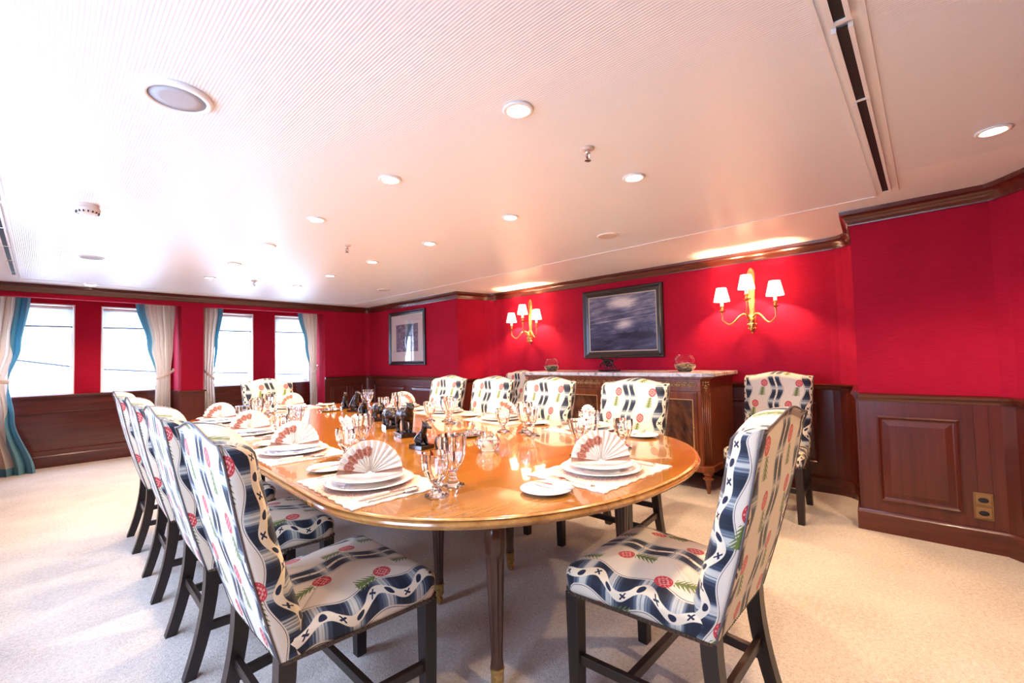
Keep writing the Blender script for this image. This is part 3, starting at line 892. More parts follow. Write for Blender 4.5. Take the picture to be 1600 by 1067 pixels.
def make_backrest(parent):
    R = 0.052; zb = 0.398
    # loop parameter: (kind, s) walked from rear centre round the right side, the front, the left side
    loop = []
    NX = 7
    for i in range(NX + 1): loop.append(('r', i / NX))                   # rear centre -> right
    for i in range(0, 5): loop.append(('s', i / 5.0))                    # right side
    for i in range(2 * NX + 1): loop.append(('f', 1 - i / NX))           # front right -> left
    for i in range(1, 6): loop.append(('t', 1 - i / 5.0))                # left side
    for i in range(NX + 1): loop.append(('q', 1 - i / NX))               # rear left -> centre
    def pos(kind, s, z):
        hw, th, yr = back_hw(z), back_th(z), back_y(z)
        if kind == 'r': return s * hw, yr + 0.0, 1.0, s * hw
        if kind == 'q': return -s * hw, yr + 0.0, 1.0, -s * hw
        if kind == 'f':
            x = s * hw; c = 0.024
            e = max(0.0, abs(s) - (1 - c / hw)) / (c / hw)
            yy = yr + th - c * (1 - sqrt(max(0, 1 - e * e))) * 0.75 + 0.016 * (1 - s * s)
            return x, yy, 0.0, x
        sg = 1 if kind == 's' else -1
        bul = 0.006 * sin(pi * s)
        return sg * (hw + bul), yr + (th - 0.018) * s, 1 - s, sg * hw
    def uof(kind, s, z):
        hw, th = 0.248, 0.09
        if kind == 'f': return s * hw
        if kind == 's': return hw + th * (1 - s)
        if kind == 't': return -(hw + th * (1 - s))
        if kind == 'r': return s * hw
        return -s * hw
    rings, uvr = [], []
    NZ = 16
    for j in range(NZ + 1):
        t = j / NZ; ring, ur = [], []
        for kd, s in loop:
            x0 = pos(kd, s, 0.98)[3]
            zt = back_top(x0) - R
            z = zb + (zt - zb) * t
            x, y, fr, _ = pos(kd, s, z)
            ring.append((x, y, z)); ur.append((uof(kd, s, z), z))
        rings.append(ring); uvr.append(ur)
    for j in range(1, 7):
        ph = radians(90 * j / 6); ring, ur = [], []
        for kd, s in loop:
            x0 = pos(kd, s, 0.98)[3]
            zt = back_top(x0) - R
            x, y, fr, _ = pos(kd, s, zt)
            yr = back_y(zt) - 0.022 * (1 - cos(ph)) * 0.9
            k = cos(ph)
            ring.append((x * (1 - 0.02 * (1 - k)), yr + (y - back_y(zt)) * max(k, 0.02), zt + R * sin(ph)))
            ur.append((uof(kd, s, zt), zt + R * ph * 1.1))
        rings.append(ring); uvr.append(ur)
    n = len(loop); verts = [p for r in rings for p in r]; faces, uvs = [], []
    for k in range(len(rings) - 1):
        for i in range(n - 1):
            faces.append((k * n + i, k * n + i + 1, (k + 1) * n + i + 1, (k + 1) * n + i))
            uvs.append((uvr[k][i], uvr[k][i + 1], uvr[k + 1][i + 1], uvr[k + 1][i]))
    o = mesh_uv('backrest', verts, faces, uvs, UPHOLSTERY, parent)
    bm = bmesh.new(); bm.from_mesh(o.data); bmesh.ops.remove_doubles(bm, verts=bm.verts, dist=0.0004); bmesh.ops.recalc_face_normals(bm, faces=bm.faces); bm.to_mesh(o.data); bm.free()
    # piping along the rear outline
    pts = []
    for j in range(13):
        z = zb + (back_top(0.248) - 0.004 - zb) * j / 12
        pts.append((-back_hw(z), back_y(z) + 0.001 - (0.006 if j == 12 else 0), z))
    for i in range(1, 16):
        x = -0.245 + 0.49 * i / 16; pts.append((x, back_y(back_top(x)) - 0.008, back_top(x) + 0.0))
    for j in range(12, -1, -1):
        z = zb + (back_top(0.248) - 0.004 - zb) * j / 12
        pts.append((back_hw(z), back_y(z) + 0.001 - (0.006 if j == 12 else 0), z))
    MB().tube(pts, 0.0032, 6).build('piping', PIPING, parent, smooth=True)

def seat_outline(n=10):
    """rounded trapezoid, with outward normals"""
    corners = [(-0.222, -0.235), (0.222, -0.235), (0.266, 0.255), (-0.266, 0.255)]
    rad = [0.012, 0.012, 0.045, 0.045]
    pts = []
    for i in range(4):
        p, a, b = Vector(corners[i]), Vector(corners[i - 1]), Vector(corners[(i + 1) % 4])
        d0 = (p - a).normalized(); d1 = (b - p).normalized(); r = rad[i]
        n0 = Vector((d0.y, -d0.x)); n1 = Vector((d1.y, -d1.x))
        ang = atan2(d0.x * d1.y - d0.y * d1.x, d0.dot(d1)); tl = r * math.tan(ang / 2)
        c = p - d0 * tl - n0 * r
        for k in range(6):
            f = k / 5; nn = (n0 * (1 - f) + n1 * f).normalized()
            pts.append((c + nn * r, nn))
        # straight run, subdivided
        nxt = Vector(corners[(i + 1) % 4])
        s0 = c + n1 * r
        p2, a2, b2 = Vector(corners[(i + 1) % 4]), p, Vector(corners[(i + 2) % 4])
        e0 = (p2 - a2).normalized(); e1 = (b2 - p2).normalized(); ang2 = atan2(e0.x * e1.y - e0.y * e1.x, e0.dot(e1))
        s1 = p2 - e0 * rad[(i + 1) % 4] * math.tan(ang2 / 2)
        for k in range(1, n): pts.append((s0 + (s1 - s0) * k / n, n1))
    return pts

def make_seat(parent):
    ol = seat_outline(); zb, ze = 0.395, 0.468
    prof = [(0.0, zb), (0.003, zb + 0.02), (0.006, zb + 0.045), (0.004, ze - 0.012), (-0.004, ze), (-0.016, ze + 0.009), (-0.035, ze + 0.016)]
    rings, uvr = [], []
    for off, z in prof:
        drop = max(0.0, ze - z)
        rings.append([(p.x + nn.x * off, p.y + nn.y * off, z) for p, nn in ol])
        uvr.append([(p.x + nn.x * (off + drop), p.y + nn.y * (off + drop)) for p, nn in ol])
    last = rings[-1]
    for f in (0.8, 0.6, 0.4, 0.2, 0.0):
        z = ze + 0.016 + 0.026 * (1 - f * f)
        rings.append([(p[0] * f, 0.01 + (p[1] - 0.01) * f, z) for p in last]); uvr.append([(p[0] * f, 0.01 + (p[1] - 0.01) * f) for p in last])
    n = len(ol); verts = [p for r in rings for p in r]; faces, uvs = [], []
    for k in range(len(rings) - 1):
        for i in range(n):
            j = (i + 1) % n
            faces.append((k * n + i, k * n + j, (k + 1) * n + j, (k + 1) * n + i))
            uvs.append((uvr[k][i], uvr[k][j], uvr[k + 1][j], uvr[k + 1][i]))
    faces.append(tuple(range(n - 1, -1, -1))); uvs.append(tuple(uvr[0][i] for i in range(n - 1, -1, -1)))
    o = mesh_uv('seat', verts, faces, uvs, UPHOLSTERY, parent)
    bm = bmesh.new(); bm.from_mesh(o.data); bmesh.ops.remove_doubles(bm, verts=bm.verts, dist=0.0003); bmesh.ops.recalc_face_normals(bm, faces=bm.faces); bm.to_mesh(o.data); bm.free()
    # nail trim round the lower edge: a dark gimp with studs
    mb = MB()
    rr = [[(p.x + nn.x * o_, p.y + nn.y * o_, z) for p, nn in ol] for o_, z in ((0.0005, 0.388), (0.004, 0.388), (0.004, 0.399), (0.0005, 0.399))]
    m = len(ol)
    mb.add([p for r in rr for p in r], [(k * m + i, k * m + (i + 1) % m, ((k + 1) % 4) * m + (i + 1) % m, ((k + 1) % 4) * m + i) for k in range(4) for i in range(m)])
    per = 0.0
    for i in range(m):
        a, na = ol[i]; b, nb = ol[(i + 1) % m]; d = (b - a).length
        while per < d:
            q = a + (b - a) * (per / d); mb.ball((q.x + na.x * 0.005, q.y + na.y * 0.005, 0.3935), 0.0048, 6, 4); per += 0.0145
        per -= d
    mb.build('nailhead_trim', NAILS, parent)

def quad_leg(p_top, p_mids, sec):
    """square leg through centre points with half sections"""
    rings = []
    for (x, y, z), h in zip([p_top] + p_mids, sec):
        rings.append([(x - h, y - h, z), (x + h, y - h, z), (x + h, y + h, z), (x - h, y + h, z)])
    return MB().loft(rings)

def make_chair():
    t = empty('dining_chair')
    make_backrest(t); make_seat(t)
    for s in (-1, 1):
        quad_leg((s * 0.236, 0.222, 0.392), [(s * 0.236, 0.222, 0.2), (s * 0.236, 0.222, 0.0)], [0.025, 0.023, 0.020]).build('leg', DARKWOOD, t, bevel=.003)
        pts = []
        for k in range(8):
            f = k / 7; z = 0.40 * (1 - f)
            pts.append((s * (0.196 + 0.004 * f), -0.221 - 0.075 * f ** 1.8, z))
        quad_leg(pts[0], pts[1:], [0.024 - 0.004 * k / 7 for k in range(8)]).build('leg', DARKWOOD, t)
    for s in (-1, 1):
        a, b = Vector((s * 0.236, 0.21, 0.17)), Vector((s * 0.197, -0.228, 0.17))
        d = (b - a).normalized(); nn = Vector((-d.y, d.x, 0)) * 0.011
        MB().loft([[p + nn - Vector((0, 0, .016)), p - nn - Vector((0, 0, .016)), p - nn + Vector((0, 0, .016)), p + nn + Vector((0, 0, .016))] for p in (a, b)]).build('stretcher', DARKWOOD, t, bevel=.002)
    MB().box(-0.216, 0.216, 0.02, 0.042, 0.155, 0.187).build('stretcher', DARKWOOD, t, bevel=.002)
    MB().box(-0.185, 0.185, -0.246, -0.226, 0.205, 0.237).build('stretcher', DARKWOOD, t, bevel=.002)
    return t
CH = make_chair()
DEG = pi / 180
chairs = [
    (0.735, 3.97, -92, 'left side of table, farthest from camera, with only back and leg showing'),
    (0.715, 3.11, -92, 'third chair from camera along left side of table'),
    (0.700, 2.31, -91, 'second chair from camera along left side of table'),
    (0.690, 1.52, -90, 'nearest chair on left side of table, back turned to us'),
    (1.510, 0.700, -1, 'chair at near end of table, large in the right foreground'),
    (2.510, 1.52, 90, 'nearest chair on sideboard side of table'),
    (2.510, 2.28, 90, 'second chair on sideboard side of table'),
    (2.520, 2.95, 90, 'third chair on sideboard side of table'),
    (2.530, 3.62, 90, 'farthest chair on sideboard side, before the framed print'),
    (1.680, 4.87, 180, 'chair at far end of table before the windows'),
    (3.855, 0.925, 90, 'chair against the wall right of the sideboard'),
    (4.020, 3.96, 90, 'chair against the wall left of the sideboard, mostly hidden'),
]
for i, (x, y, rz, lab) in enumerate(chairs):
    o = CH if i == 0 else copy_tree(CH)
    o.location = (x, y, 0); o.rotation_euler = (0, 0, rz * DEG)
    tag(o, 'ikat-upholstered dining chair, ' + lab if len(lab.split()) < 12 else 'ikat dining chair, ' + lab, 'chair', 'ikat-upholstered dining chairs')

# ------------------------------------------------------------------ dining table
TA, TB, TL = 0.92, 0.76, 4.12
TZ = 0.755
table = empty('dining_table', (1.50, 0.685, 0), -3.0 * DEG, 'long polished satinwood dining table with rounded ends and fluted legs', 'table')
def d_end(a, b, y0, sgn, n=40, e=2.15):
    pts = []
    for i in range(n + 1):
        t = pi * i / n
        c, s_ = cos(t), sin(t)
        x = a * (abs(c) ** (2 / e)) * (1 if c >= 0 else -1); y = b * (abs(s_) ** (2 / e))
        pts.append((x, y0 + sgn * y))
    return pts
near = d_end(TA, TB, TB, -1)               # right -> near -> left
far = d_end(TA, TB, TL - TB, 1)[::-1]       # left -> far -> right
def slab(outline, z0, z1, name, mat, bev=0.0):
    n = len(outline)
    return MB().loft([[(x, y, z0) for x, y in outline], [(x, y, z1) for x, y in outline]]).build(name, mat, table, bevel=bev)
g = 0.0013
slab([(x * .985, TB - g - (TB - y) * .985) for x, y in near], TZ - 0.026, TZ, 'leaf', TABLETOP)
slab([(-TA * .985, TB + g), (TA * .985, TB + g), (TA * .985, TL / 2 - g), (-TA * .985, TL / 2 - g)], TZ - 0.026, TZ, 'leaf', TABLETOP)
slab([(-TA * .985, TL / 2 + g), (TA * .985, TL / 2 + g), (TA * .985, TL - TB - g), (-TA * .985, TL - TB - g)], TZ - 0.026, TZ, 'leaf', TABLETOP)
slab([(x * .985, TL - TB + g + (y - TL + TB) * .985) for x, y in far], TZ - 0.026, TZ, 'leaf', TABLETOP)
full = near[:-1] + near[-1:] + far          # closed outline, clockwise seen from above: interior to the right
EDGEWOOD = wood('table_edge_wood', (0.26, 0.10, 0.02), (0.50, 0.25, 0.07), 'Y', 0.2, 0.6)
loop = [Vector(p) for p in full]
# outline order right->near->left->far: interior on the right hand
sweep([tuple(p) for p in loop], [(0.016, TZ - 0.0005), (0.004, TZ - 0.001), (-0.001, TZ - 0.004), (0.002, TZ - 0.0075), (0.004, TZ - 0.009), (-0.004, TZ - 0.012), (-0.007, TZ - 0.018), (-0.004, TZ - 0.024), (0.002, TZ - 0.0265), (0.002, TZ - 0.031), (0.03, TZ - 0.034), (0.03, TZ - 0.02)], closed=True).build('edge_moulding', EDGEWOOD, table, smooth=True, angle=radians(35))
for yy in (TB, TL - TB):
    for s in (-1, 1):
        MB().box(s * TA - 0.009 if s < 0 else s * TA - 0.02, s * TA + 0.02 if s < 0 else s * TA + 0.009, yy - 0.0, yy + 0.045, TZ - 0.029, TZ - 0.014).build('leaf_clip', BRASS, table, bevel=.002)
# apron
ap = d_end(0.62, 0.50, 0.84, -1, 24) + d_end(0.62, 0.50, TL - 0.84, 1, 24)[::-1]
ap_in = [(x * .955, TL / 2 + (y - TL / 2) * .987) for x, y in ap]
MB().loft([[(x, y, TZ - 0.032) for x, y in ap], [(x, y, TZ - 0.115) for x, y in ap], [(x, y, TZ - 0.115) for x, y in ap_in], [(x, y, TZ - 0.032) for x, y in ap_in]], cap=False).build('apron', EDGEWOOD, table, smooth=True, angle=.6)
def fluted_leg(name, parent, x, y, zt, mat, s=1.0):
    n = 48
    prof = [(0.088, 0.0185), (0.10, 0.0225), (0.108, 0.021), (0.115, 0.0215)]
    m = MB(); rings = []
    for z, r, fl in [(0.10, 0.020, 0), (0.104, 0.023, 0), (0.118, 0.0225, 0), (0.125, 0.021, 1), (0.2, 0.0235, 1), (0.35, 0.0295, 1), (0.47, 0.034, 1), (0.495, 0.035, 1), (0.50, 0.037, 0), (0.512, 0.038, .8), (0.55, 0.040, .8), (0.585, 0.038, .8), (0.592, 0.033, 0), (0.60, 0.036, 0), (0.606, 0.033, 0), (0.612, 0.034, 0)]:
        ring = []
        for i in range(n):
            a = 2 * pi * i / n
            rr = r * s * (1 - 0.10 * fl * abs(sin(a * 6)) ** 0.7 if fl == 1 else 1 - 0.08 * fl * (0.5 + 0.5 * sin(a * 8 + z * 160)))
            ring.append((x + rr * cos(a), y + rr * sin(a), z * zt / 0.72))
        rings.append(ring)
    lg = m.loft(rings).build(name, mat, parent, smooth=True, angle=radians(50))
    MB().box(x - .036 * s, x + .036 * s, y - .036 * s, y + .036 * s, 0.612 * zt / .72, zt).build('leg_block', mat, lg, bevel=.003)
    MB().lathe([(0.021, 0.045), (0.0235, 0.05), (0.0235, 0.088), (0.026, 0.092), (0.026, 0.1), (0.018, 0.102)], 20, (x, y, 0)).build('ferrule', BRASS, lg, smooth=True, angle=.6)
    MB().tube([(x - 0.008, y, 0.022), (x + 0.008, y, 0.022)], 0.022, 16).build('caster', BRASS, lg, smooth=True, angle=.6)
    return lg
R3 = Matrix.Rotation(3.0 * DEG, 2)
def tl(x, y): q = R3 @ Vector((x - 1.50, y - 0.685)); return q.x, q.y
lp = [tl(1.13, 1.17), tl(1.96, 1.13), tl(1.36, 1.81), tl(1.84, 1.78)]
for x, y in lp + [(x, TL - y) for x, y in lp]:
    fluted_leg('leg', table, x, y, TZ - 0.033, LEGWOOD)

# ------------------------------------------------------------------ sideboard
SB0, SB1 = 1.345, 3.52
sb = empty('sideboard', (4.25, (SB0 + SB1) / 2, 0), 0, 'mahogany sideboard with white marble top and gilt frieze against the red wall', 'sideboard')
sx, sy = 4.25, (SB0 + SB1) / 2
def canted(x0, x1, y0, y1, c): return [(x0 + c, y0), (x1, y0), (x1, y1), (x0 + c, y1), (x0, y1 - c), (x0, y0 + c)]
def sblab(name, x0, x1, y0, y1, c, z0, z1, mat, bev=0.0):
    o_ = canted(x0 - sx, x1 - sx, y0 - sy, y1 - sy, c)
    return MB().loft([[(x, y, z0) for x, y in o_], [(x, y, z1) for x, y in o_]]).build(name, mat, sb, bevel=bev)
sblab('marble_top', 3.845, 4.562, SB0 - .012, SB1 + .012, 0.075, 1.003, 1.038, MARBLE, .006)
sblab('carcass', 3.90, 4.562, SB0 + .04, SB1 - .04, 0.06, 0.235, 0.985, SIDEWOOD)
sblab('cornice', 3.872, 4.562, SB0 + .012, SB1 - .012, 0.065, 0.983, 1.003, SIDEWOOD, .005)
sblab('plinth', 3.880, 4.562, SB0 + .02, SB1 - .02, 0.065, 0.185, 0.236, SIDEWOOD, .004)
# canted fluted pilasters with a gilt drop
for s, yy in ((-1, SB0 + .07), (1, SB1 - .07)):
    ang = radians(45) * s
    c = Vector((3.905 + .027 - sx, yy - s * 0.0 - sy, 0))
    n_ = Vector((-cos(radians(45)), s * sin(radians(45)), 0)); d_ = Vector((-n_.y, n_.x, 0))
    pil = MB()
    for k in range(5):
        o_ = (k - 2) * 0.0165
        p = c + d_ * o_ + n_ * 0.004
        pil.tube([(p.x, p.y, 0.25), (p.x, p.y, 0.86)], 0.0068, 8)
    pil.build('pilaster', SIDEWOOD, sb, smooth=True)
    g_ = MB()
    for (du, z, r) in ((0, .955, .010), (-.02, .955, .008), (.02, .955, .008), (-.024, .935, .007), (.024, .935, .007), (0, .925, .012), (0, .902, .009), (0, .882, .006), (-.012, .912, .006), (.012, .912, .006)):
        p = c + d_ * du + n_ * 0.012; g_.ball((p.x, p.y, z), r, 8, 5)
    g_.build('gilt_drop', ORMOLU, sb, smooth=True)
# feet
for fx in (3.935, 4.52):
    for fy in (SB0 + .075, SB1 - .075):
        MB().lathe([(0.006, 0.0), (0.012, 0.004), (0.018, 0.06), (0.026, 0.118), (0.042, 0.124), (0.044, 0.134), (0.030, 0.142), (0.030, 0.155), (0.042, 0.165), (0.044, 0.186)], 20, (fx - sx, fy - sy, 0)).build('foot', SIDEWOOD, sb, smooth=True, angle=.6)
# doors and frieze ornaments
ND = 4; dw = (SB1 - SB0 - 0.24) / ND
INLAY = simple('boxwood_inlay', (0.55, 0.32, 0.14), 0.3)
for k in range(ND):
    cy = SB0 + 0.12 + dw * (k + 0.5); w = dw / 2 - 0.010
    d = MB().box(-0.012, 0.004, -w, w, 0.25, 0.865).build('door', SIDEWOOD, sb, bevel=.003)
    d.location = (3.897 - sx, cy - sy, 0)
    iw = w - 0.038
    MB().box(-0.0150, -0.011, -iw, iw, 0.31, 0.80).build('veneer_panel', FLAME, d)
    il = MB()
    for a in ((-iw - .008, iw + .008, 0.302, 0.310), (-iw - .008, iw + .008, 0.80, 0.808), (-iw - .008, -iw, 0.31, 0.80), (iw, iw + .008, 0.31, 0.80)):
        il.box(-0.0158, -0.011, a[0], a[1], a[2], a[3])
    il.build('inlay', INLAY, d)
    MB().ball((-0.020, -w + 0.03, 0.56), 0.008, 8, 6).build('knob', BRASS, d, smooth=True)
    fr = MB()
    nn = 8; st = 2 * (w - 0.01) / nn
    for q in range(nn):
        y0 = -w + 0.01 + st * (q + 0.5)
        for sgn, rad in ((1, 0.026), (-1, 0.014)):
            pts = []
            for i in range(15):
                a = i / 14 * 2.6 * pi; r = rad * (1 - i / 18)
                pts.append((-0.006, y0 + (0.008 if sgn > 0 else -0.026) + r * cos(a) * (1 if q % 2 else -1), 0.928 + sgn * 0.004 + r * sin(a)))
            fr.tube(pts, 0.0032, 5)
        fr.ball((-0.007, y0 + 0.008, 0.930), 0.007, 7, 5)
    f_ = fr.build('frieze_scroll', ORMOLU, sb, smooth=True); f_.location = (3.900 - sx, cy - sy, 0)
MB().box(3.888 - sx, 3.902 - sx, SB0 + .11 - sy, SB1 - .11 - sy, 0.878, 0.886).build('frieze_moulding', SIDEWOOD, sb)
MB().box(3.888 - sx, 3.902 - sx, SB0 + .11 - sy, SB1 - .11 - sy, 0.968, 0.976).build('frieze_moulding', SIDEWOOD, sb)

# bowls with potpourri on the marble
CLEAR = simple('thin_bowl_glass', (1, 1, 1), 0.0, trans=1.0, ior=1.25)
for (x, y, s, lab) in ((4.16, 1.675, 1.0, 'round glass bowl of potpourri on the sideboard, right of the painting'), (4.16, 3.27, 0.90, 'round glass bowl of potpourri on the sideboard, left of the painting')):
    t = empty('glass_bowl', (x, y, 1.0385), 0, lab, 'bowl', 'glass bowls on the sideboard')
    out = [(0.045, 0.0), (0.060, 0.006), (0.088, 0.035), (0.102, 0.075), (0.098, 0.115), (0.080, 0.145), (0.062, 0.155), (0.064, 0.161)]
    inn = [(0.058, 0.160), (0.076, 0.143), (0.0945, 0.115), (0.098, 0.075), (0.084, 0.037), (0.056, 0.010), (0.001, 0.008)]
    MB().lathe([(r * s, z * s) for r, z in out + inn], 32).build('bowl', CLEAR, t, smooth=True)
    MB().lathe([(0.001, 0.0095 * s), (0.054 * s, 0.013 * s), (0.080 * s, 0.038 * s), (0.088 * s, 0.052 * s), (0.086 * s, 0.066 * s), (0.05 * s, 0.078 * s), (0.001, 0.082 * s)], 24).build('potpourri', POTPOURRI, t, kind='stuff')

# ------------------------------------------------------------------ bronze animals
def capsule(mb, a, b, ra, rb, n=12):
    a, b = Vector(a), Vector(b); d = (b - a)
    L = max(d.length, 1e-5); d.normalize()
    x = d.cross(Vector((0, 0, 1)) if abs(d.z) < .9 else Vector((1, 0, 0))).normalized(); y = d.cross(x)
    rings = []
    for k in range(5):
        t = -pi / 2 + pi / 2 * k / 4 + 0.02
        rings.append([a + d * ra * sin(t) + (x * cos(2 * pi * i / n) + y * sin(2 * pi * i / n)) * ra * cos(t) for i in range(n)])
    for k in range(5):
        t = pi / 2 * k / 4 - 0.02
        rings.append([b + d * rb * sin(t) + (x * cos(2 * pi * i / n) + y * sin(2 * pi * i / n)) * rb * cos(t) for i in range(n)])
    mb.loft(rings)
def bronze_body(name, caps, parent, voxel=0.0035):
    mb = MB()
    for c in caps: capsule(mb, *c)
    o = mb.build(name, BRONZE, parent, smooth=True)
    md = o.modifiers.new('r', 'REMESH'); md.mode = 'VOXEL'; md.voxel_size = voxel; md.use_smooth_shade = True
    sm = o.modifiers.new('s', 'SMOOTH'); sm.factor = 0.5; sm.iterations = 3
    dg = bpy.context.evaluated_depsgraph_get()
    me = bpy.data.meshes.new_from_object(o.evaluated_get(dg)); o.modifiers.clear()
    me.polygons.foreach_set('use_smooth', [True] * len(me.polygons)); o.data = me
    if not me.materials: me.materials.append(BRONZE)
    return o
def quadruped(L=0.10, hgt=0.07, fat=0.026, head_up=0.02, leg=0.010, tail='short', pose='stand', snout=0.016, ears=0.007, headr=0.017, neck=0.016):
    """facing +x, origin at feet centre"""
    zb = hgt
    sh = Vector((L * .36, 0, zb)); hp = Vector((-L * .36, 0, zb * .98))
    caps = [(tuple(sh), tuple(hp), fat, fat * .95), (tuple(sh), (0, 0, zb - fat * .15), fat * 1.05, fat * .95)]
    if pose == 'sit':
        hp = Vector((-L * .30, 0, fat * 1.0)); sh = Vector((L * .12, 0, zb))
        caps = [(tuple(hp), tuple(sh), fat * 1.15, fat * .85)]
    hd = sh + Vector((fat * .9 + L * .10, 0, head_up))
    if pose == 'sit': hd = sh + Vector((0.022, 0, head_up + .012))
    caps += [(tuple(sh + Vector((fat * .3, 0, fat * .2))), tuple(hd), neck, headr * .9), (tuple(hd), tuple(hd + Vector((0.004, 0, 0))), headr, headr),
             (tuple(hd), tuple(hd + Vector((headr + snout, 0, -.008))), headr * .62, headr * .38)]
    for s in (-1, 1):
        caps.append((tuple(hd + Vector((-.004, s * headr * .6, headr * .7))), tuple(hd + Vector((-.006, s * headr * .8, headr * .7 + ears))), .0045, .0035))
        w = fat * .55
        if pose == 'stand':
            for bx, k in ((sh.x, 0), (hp.x, 1)):
                ox = 0.010 * s * (1 if k else -1)
                caps += [((bx, s * w, zb - fat * .3), (bx + (-.008 if k else .004) + ox * .5, s * w * 1.1, zb * .45), leg * (1.35 if k else 1.1), leg * .8),
                         ((bx + (-.008 if k else .004) + ox * .5, s * w * 1.1, zb * .45), (bx + ox, s * w * 1.1, leg * .7), leg * .8, leg * .75),
                         ((bx + ox, s * w * 1.1, leg * .6), (bx + ox + .008, s * w * 1.1, leg * .55), leg * .7, leg * .6)]
        elif pose == 'sit':
            caps += [((sh.x + .004, s * w, zb - .01), (sh.x + .016, s * w, leg * .7), leg, leg * .75), ((sh.x + .016, s * w, leg * .6), (sh.x + .028, s * w, leg * .55), leg * .7, leg * .6),
                     ((hp.x + .004, s * w * 1.3, fat), (hp.x + .034, s * w * 1.5, fat * .8), leg * 1.5, leg * 1.1), ((hp.x + .034, s * w * 1.5, fat * .8), (hp.x + .022, s * w * 1.5, leg * .7), leg * .9, leg * .8), ((hp.x + .022, s * w * 1.5, leg * .6), (hp.x + .045, s * w * 1.5, leg * .6), leg * .7, leg * .6)]
    if tail == 'long':
        pts = [hp + Vector((-fat * .8, 0, 0.004)), hp + Vector((-fat * 1.8, 0, .012)), hp + Vector((-fat * 2.1, 0, .045)), hp + Vector((-fat * 1.9, 0, .085)), hp + Vector((-fat * 2.2, 0, .115))]
        for a, b in zip(pts, pts[1:]): caps.append((tuple(a), tuple(b), .0048, .0045))
    elif tail == 'short':
        caps.append((tuple(hp + Vector((-fat * .8, 0, 0))), tuple(hp + Vector((-fat * 1.2, 0, -.012))), .006, .004))
    return caps
def figurine(x, y, rz, caps, label, base=(0.115, 0.075, 0.022), z=TZ, scale=1.0, voxel=0.0035, group='bronze animals along the table'):
    t = empty('animal_figurine', (x, y, z + 0.0005), rz, label, 'figurine', group)
    MB().box(-base[0] / 2, base[0] / 2, -base[1] / 2, base[1] / 2, 0, base[2]).build('base', BLACKSTONE, t, bevel=.0015)
    caps = [(tuple(Vector(a) * scale + Vector((0, 0, base[2] - .001))), tuple(Vector(b) * scale + Vector((0, 0, base[2] - .001))), ra * scale, rb * scale) for a, b, ra, rb in caps]
    bronze_body('figure', caps, t, voxel)
    return t
# facing the camera end of the table, in a slanting row
FA = -72 * DEG
figurine(1.275, 1.655, -120 * DEG, quadruped(.13, .050, .030, .022, tail='short', leg=.012, headr=.021), 'crouching bronze cat on black base, nearest of the row, behind two goblets', (0.15, 0.085, 0.018))
figurine(1.325, 1.890, -85 * DEG, quadruped(.07, .055, .022, .03, pose='sit', headr=.018, snout=.022, ears=.012, tail=''), 'small bronze animal lifting its snout, second of the row from the camera', (0.10, 0.085, 0.020))
figurine(1.475, 2.270, -102 * DEG, quadruped(.11, .105, .038, .052, leg=.016, tail='long', headr=.024, neck=.028, ears=.010), 'tall bronze big cat with raised tail, largest of the row', (0.125, 0.09, 0.024))
figurine(1.600, 2.640, -108 * DEG, quadruped(.10, .074, .042, -.002, leg=.017, headr=.026, neck=.032), 'stout bronze bear walking, right behind the tall big cat', (0.115, 0.08, 0.022))
figurine(1.745, 3.040, -110 * DEG, quadruped(.10, .076, .043, .002, leg=.017, headr=.026, neck=.032), 'bronze bear on black base, fourth of the row from the windows', (0.12, 0.08, 0.020))
figurine(1.800, 3.370, -100 * DEG, quadruped(.08, .070, .032, .020, pose='sit', headr=.020, tail=''), 'seated bronze animal, third of the row from the windows', (0.12, 0.085, 0.018))
figurine(1.930, 3.760, -70 * DEG, quadruped(.07, .105, .032, .030, pose='sit', headr=.021, tail='', ears=.009), 'upright bronze animal, second of the row from the windows', (0.11, 0.085, 0.018))
figurine(2.010, 4.110, -110 * DEG, quadruped(.07, .080, .028, .030, pose='sit', headr=.018, tail='', ears=.010), 'small seated bronze animal at the window end of the row', (0.10, 0.08, 0.018))
# running pair on the sideboard
cap1 = [((.05, 0, .095), (-.03, 0, .090), .020, .018), ((.06, 0, .10), (.095, 0, .125), .011, .012), ((.095, 0, .125), (.118, 0, .118), .011, .006), ((-.04, 0, .09), (-.085, 0, .105), .005, .005), ((-.085, 0, .105), (-.10, 0, .14), .005, .004),
        ((.05, .01, .085), (.095, .012, .055), .009, .006), ((.095, .012, .055), (.10, .012, .02), .006, .005), ((.045, -.012, .085), (.075, -.014, .045), .009, .006), ((.075, -.014, .045), (.05, -.014, .012), .006, .006), ((.05, -.014, .012), (.05, -.014, .0), .006, .007),
        ((-.03, .01, .085), (-.055, .012, .045), .012, .007), ((-.055, .012, .045), (-.09, .012, .01), .007, .006), ((-.09, .012, .01), (-.09, .012, .0), .006, .007), ((-.03, -.01, .085), (-.015, -.012, .045), .011, .007), ((-.015, -.012, .045), (-.04, -.012, .006), .007, .006), ((-.04, -.012, .006), (-.04, -.012, .0), .006, .006),
        ((.015, .03, .055), (-.02, .03, .05), .014, .013), ((.02, .03, .06), (.045, .03, .08), .008, .009), ((.0, .03, .05), (.02, .03, .0), .007, .006), ((-.02, .03, .05), (-.03, .03, .0), .007, .006), ((.0, .01, .07), (.0, .03, .055), .012, .012)]
figurine(4.16, 2.49, 90 * DEG, cap1, 'bronze of running animals on a dark base on the sideboard below the painting', (0.215, 0.095, 0.016), 1.038, 1.05, 0.0035, 'bronzes')

